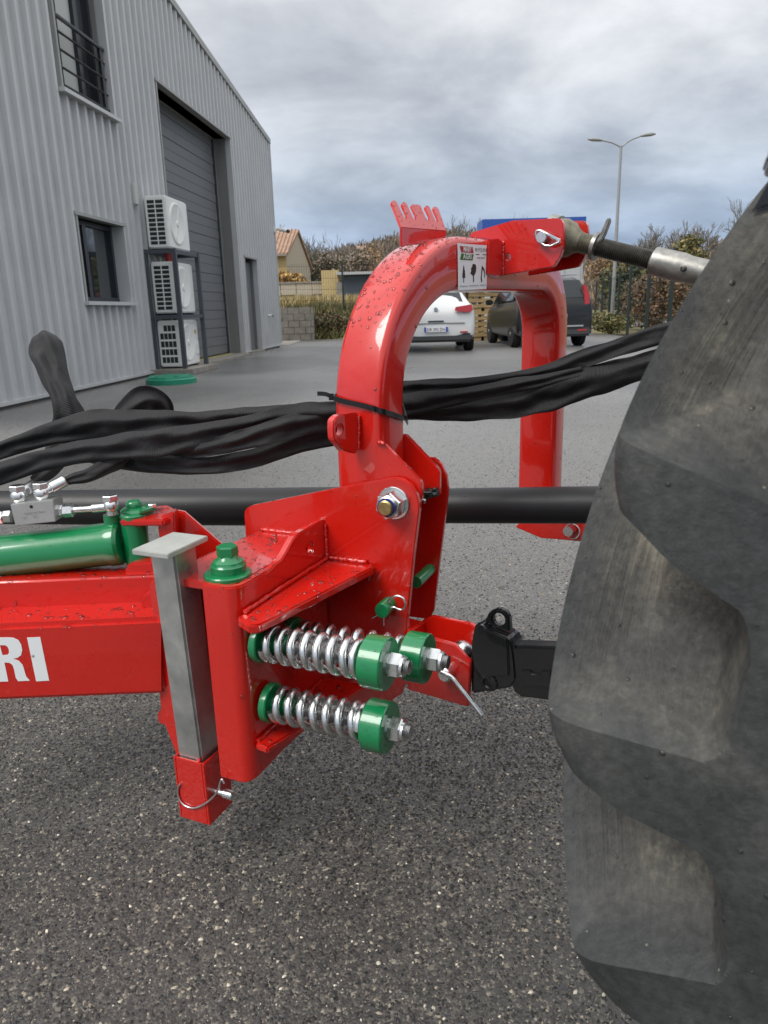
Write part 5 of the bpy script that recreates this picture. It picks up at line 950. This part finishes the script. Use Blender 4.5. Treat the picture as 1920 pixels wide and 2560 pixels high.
# cable tie
ct_ = thing('cable_tie', 'black cable tie strapped round the red arch and the hose sleeves', 'cable tie', HF.W(-.08, .05, .80))
def band(name, P, wd, th, up_, mt, par):
    V, Fc = [], []; n_ = len(P)
    for i, p in enumerate(P):
        T_ = nrm(P[min(i+1, n_-1)]-P[max(i-1, 0)]); b_ = nrm(np.cross(T_, up_)); u_ = np.cross(b_, T_)
        V += [p+u_*wd/2, p+u_*wd/2+b_*th, p-u_*wd/2+b_*th, p-u_*wd/2]
    for i in range(n_-1):
        for j in range(4): Fc.append((i*4+j, i*4+(j+1) % 4, (i+1)*4+(j+1) % 4, (i+1)*4+j))
    Fc += [(0, 1, 2, 3), tuple((n_-1)*4+j for j in range(4))]; return mesh(name, V, Fc, mt, par)
zt_ = lambda u, w_, z: HF.W(u, w_, z)
lp_ = [HF.onw(835, 995, .006), HF.onw(860, 1003, .005), HF.onw(900, 1012, .0055), HF.onw(930, 1020, .0065), HF.onw(942, 1024, .012)]; zz = HF.loc(lp_[-1])[2]
lp_ += [HF.onu(958, 1029, -.0215), HF.onu(980, 1036, -.0215), HF.onu(1003, 1044, -.0215), HF.onu(1012, 1046, -.028)]
lp_ += [HF.W(-.05, .135, HF.loc(lp_[-1])[2]-.012), HF.W(-.09, .155, HF.loc(lp_[0])[2]-.01), HF.W(-.13, .12, HF.loc(lp_[0])[2]), HF.W(-.143, .05, HF.loc(lp_[0])[2]+.004)]
band('strap', spline(lp_+[lp_[0]], 90), .0098, .0018, K, TIEB, ct_)
box('head', atY(829, 992, atY(829, 992, 1.30)[1])*0+depth(829, 992, 1.435), np.array([.011, 0, 0]), np.array([0, .009, 0]), K*.013, TIEB, ct_, .001); band('tail', spline([depth(826, 990, 1.435), depth(812, 985, 1.44), depth(793, 984, 1.45)], 10), .0085, .0016, K, TIEB, ct_)

# ------------------------------------------------------------------ tractor wheel
TC = np.array([.72, .20, .661]); TF = Frame(66, TC); NL = 20; PITCH = 360/NL; WT_ = .40
tw_ = thing('tractor', 'tractor showing its large dirty lugged rear tyre and black mudguard at the right edge', 'tractor', (TC[0], TC[1], 0))
env = [(.045, .34), (.008, .39), (-.014, .45), (-.018, .50), (-.010, .55), (-.003, .60), (.001, .635), (.006, .655), (.018, .667), (.045, .671), (.10, .674), (.20, .676)]
env = env+[(WT_-s, r) for s, r in env[-2::-1]]; _pf = spline([(s, r, 0) for s, r in env], 3000); prof_ = []; _acc = 1e9
for i_ in range(len(_pf)):
    _acc += np.linalg.norm(_pf[i_]-_pf[i_-1]) if i_ else 0; _st = .0016 if (_pf[i_][0] < .02 and .540 < _pf[i_][1] < .575) else (.0035 if _pf[i_][0] < .2 else .009)
    if _acc >= _st: prof_.append(_pf[i_]); _acc = 0
NQ, NA = 64, 46; NT = NL*NQ; qj = np.arange(NT) % NQ; lug = (np.arange(NT)//NQ)*PITCH+1.8
G, M_, TA, RA = [], [], [], []
sst = lambda x: (lambda c: c*c*(3-2*c))(np.clip(x, 0, 1))
for s, r, _ in prof_:
    far = s > WT_/2; se = WT_-s if far else s
    if r < .668 and se < .018:
        f = min(max((r-.546)/(.667-.546), 0), 1); sf, rf_ = (.070*sst(f/.15)+.026*f, .546+.060*f) if r > .546 else (se, r); sf = max(sf, se)
        wid = 3.9+3.4*(1-f); end = sst(f/.05); f2 = 0.0
        rnd = 2.4*max(0, 1-f/.16)**2                     # rounded inner corners of the scooped pocket
    else:
        f2 = min(max((se-.018)/.182, 0), 1); sf, rf_ = .096+.104*f2, .606+.016*f2; wid = 3.9+1.2*f2; end = 1.0; rnd = 0
    top = PITCH-wid-rnd*1.3; qa = np.clip(qj/NA, 0, 1); rel = np.where(qj <= NA, top*(qa-.10*np.sin(2*math.pi*qa)/(2*math.pi)), top+(PITCH-top)*(qj-NA)/(NQ-NA))   # grid follows the lug edges
    TJ = lug+rel+(PITCH/2 if far else 0); shift = 20.0*f2**1.2; thr = np.radians(TJ+shift)
    rise = 1-(1-np.clip((rel-rnd)/6.5, 0, 1))**2.0; fall = sst((top-rel)/1.2); m = rise*fall*end
    bw = np.where(qj <= NA, rel/top, (PITCH-rel)/(PITCH-top))          # shoulder of each lug falls away towards its trailing edge
    ws = float(sst((f-.45)/.5)) if f2 == 0 else float(sst((.13-se)/.10)); rr = r-.017*bw**1.6*ws
    S_ = s*(1-m)+(WT_-sf if far else sf)*m; R_ = rr*(1-m)+np.minimum(rf_, rr-.004 if r > .6 else rf_)*m
    P = TC[None]+S_[:, None]*TF.a+R_[:, None]*(-np.cos(thr)[:, None]*TF.n+np.sin(thr)[:, None]*K)
    G.append(P); M_.append(m); TA.append(TJ+0*m); RA.append(R_)
G = np.array(G); ns = len(prof_); V = G.reshape(-1, 3)
ii, jj = np.meshgrid(np.arange(ns-1), np.arange(NT), indexing='ij'); a0 = ii*NT+jj; a1 = ii*NT+(jj+1) % NT
Fq = np.stack([a0, a1, a1+NT, a0+NT], -1).reshape(-1, 4)[:, ::-1]
to = fast('tyre', V, Fq, None, RUBBER, tw_)
bmt = bmesh.new(); bmt.from_mesh(to.data); bmesh.ops.recalc_face_normals(bmt, faces=bmt.faces); bmt.to_mesh(to.data); bmt.free()
autosmooth(to, 20)
for nm, arr in (('pocket', M_), ('tau', TA), ('rad', RA)): at = to.data.attributes.new(nm, 'FLOAT', 'POINT'); at.data.foreach_set('value', np.array(arr, np.float32).ravel())
lathe('rim', TC+TF.a*.05, TF.a, [(0, .355), (.02, .35), (.05, .32), (.12, .30), (.13, .10), (.10, .09), (.10, .02)], mat('rim_yellow_grey', (.35, .33, .28), .5), tw_, 48)
GB = np.array([1.52, 1.28, 0.0]); tmat = mat('dark_gearbox_paint', (.03, .03, .032), .45, bump=.1)
box('gearbox', GB+K*.68, TF.n*.72, TF.a*.46, K*.56, tmat, tw_, .03); box('rear_cover', GB+K*.70-TF.n*.38, TF.n*.08, TF.a*.34, K*.40, tmat, tw_, .02)
ah = TC+TF.a*.18; ax0 = GB+K*.661; lathe('axle_housing', ah, ax0-ah, [(0, .15), (.06, .15), (.10, .11), (np.linalg.norm(ax0-ah), .14)], tmat, tw_, 28)
fd = tw_
slab('mudguard', [plane(x, y, TC-TF.a*.035, TF.a) for x, y in [(1872, 538), (1892, 508), (1908, 478), (1935, 430), (2060, 330), (2250, 330), (2250, 480), (2050, 500), (1930, 521)]], TF.a*.02, BLACKP, fd, bev=.004); slab('side_light', [plane(x, y, TC-TF.a*.05, TF.a) for x, y in [(1915, 404), (1916, 386), (1930, 368), (1965, 365), (1965, 425), (1925, 416)]], TF.a*.035, BLACKP, fd, bev=.004)

# ------------------------------------------------------------------ rain drops
def drops(src, n, par, r0, r1, nzmin=0.55, seed=0, front=0.0, rpow=2.2):
    rg = np.random.default_rng(seed); Pp, Nn, Wt = [], [], []
    org = np.array(list(par['_org']))
    for o in src:
        me = o.data; me.calc_loop_triangles(); co = np.empty(len(me.vertices)*3); me.vertices.foreach_get('co', co); co = co.reshape(-1, 3)+org+np.array(o.location)
        ti = np.empty(len(me.loop_triangles)*3, np.int32); me.loop_triangles.foreach_get('vertices', ti); p = co[ti.reshape(-1, 3)]
        nn = np.cross(p[:, 1]-p[:, 0], p[:, 2]-p[:, 0]); a_ = np.linalg.norm(nn, axis=1)/2; ok = a_ > 1e-9; p, nn, a_ = p[ok], nn[ok], a_[ok]; nn = nn/(2*a_[:, None])
        c_ = p.mean(1); vd = CAM-c_; vd /= np.linalg.norm(vd, axis=1)[:, None]; fc = (nn*vd).sum(1)
        wgt = a_*np.where(nn[:, 2] > nzmin, 1.0, np.where((fc > .1) & (nn[:, 2] > -.3), front, 0)); ok = wgt > 0
        Pp.append(p[ok]); Nn.append(nn[ok]); Wt.append(wgt[ok])
    Pp, Nn, Wt = np.concatenate(Pp), np.concatenate(Nn), np.concatenate(Wt); k_ = rg.choice(len(Wt), n, p=Wt/Wt.sum()); u = rg.random((n, 2)); fl = u.sum(1) > 1; u[fl] = 1-u[fl]
    c = Pp[k_, 0]+u[:, :1]*(Pp[k_, 1]-Pp[k_, 0])+u[:, 1:]*(Pp[k_, 2]-Pp[k_, 0]); nn = Nn[k_]; r = r0+(r1-r0)*rg.random(n)**rpow
    t = np.where(np.abs(nn[:, 2:3]) < .9, [[0, 0, 1.0]], [[1.0, 0, 0]]); e1 = np.cross(nn, t); e1 /= np.linalg.norm(e1, axis=1)[:, None]; e2 = np.cross(nn, e1); V = []; q = 8
    for hgt, rr in ((-.06, 1.0), (.30, .82), (.48, .45)):
        for j in range(q): th_ = 6.2832*j/q; V.append(c+nn*(hgt*r)[:, None]+e1*(rr*math.cos(th_)*r*(.8+.4*rg.random(n)))[:, None]+e2*(rr*math.sin(th_)*r)[:, None])
    V.append(c+nn*(.54*r)[:, None]); V = np.stack(V, 1); m = V.shape[1]; b = np.arange(n)[:, None]*m; T = []
    for i in range(2):
        for j in range(q): T += [np.c_[b+i*q+j, b+i*q+(j+1) % q, b+(i+1)*q+(j+1) % q], np.c_[b+i*q+j, b+(i+1)*q+(j+1) % q, b+(i+1)*q+j]]
    for j in range(q): T.append(np.c_[b+2*q+j, b+2*q+(j+1) % q, b+m-1])
    o = fast('rain_drops', V.reshape(-1, 3), np.concatenate(T), None, WATER, par); o['kind'] = 'stuff'; o.data.polygons.foreach_set('use_smooth', [True]*len(o.data.polygons))
kids = lambda t, *nm: [c for c in t.children if c.name.split('.')[0] in nm]
drops([arch], 900, hd, .0012, .0042, .45, 1, .03); drops(kids(hd, 'comb', 'comb_base', 'top_link_ear'), 220, hd, .0008, .0022, .3, 2, .25); drops(kids(hd, 'clevis_plate', 'clevis_back', 'gusset_plate', 'hose_eye'), 160, hd, .0008, .003, .5, 3, .05)
drops(kids(sb, 'top_plate', 'shelf_gusset', 'bent_channel', 'lower_gusset'), 420, sb, .0010, .0050, .5, 4, .05); drops(kids(sb, 'side_plate', 'lifting_ear'), 200, sb, .0008, .0026, .5, 5, .06)
drops(kids(bo, 'lower_beam', 'clevis_top', 'upper_beam', 'clevis_gusset'), 420, bo, .0010, .0055, .6, 6, .04); drops(kids(hc_, 'barrel'), 120, hc_, .0008, .0022, .4, 7, .2); drops(kids(ps, 'guard_tube', 'outer_guard_tube'), 160, ps, .001, .003, .2, 8, .1)
drops([to], 2200, tw_, .0006, .0026, 2.0, 12, 1.0, 3.5)
for t in [o for o in scene.objects if o.name.startswith('breakback_spring')]: drops(kids(t, 'end_disc'), 46, t, .0008, .0022, .2, 9, .2)
for o in scene.objects:
    if '_org' in o: del o['_org']
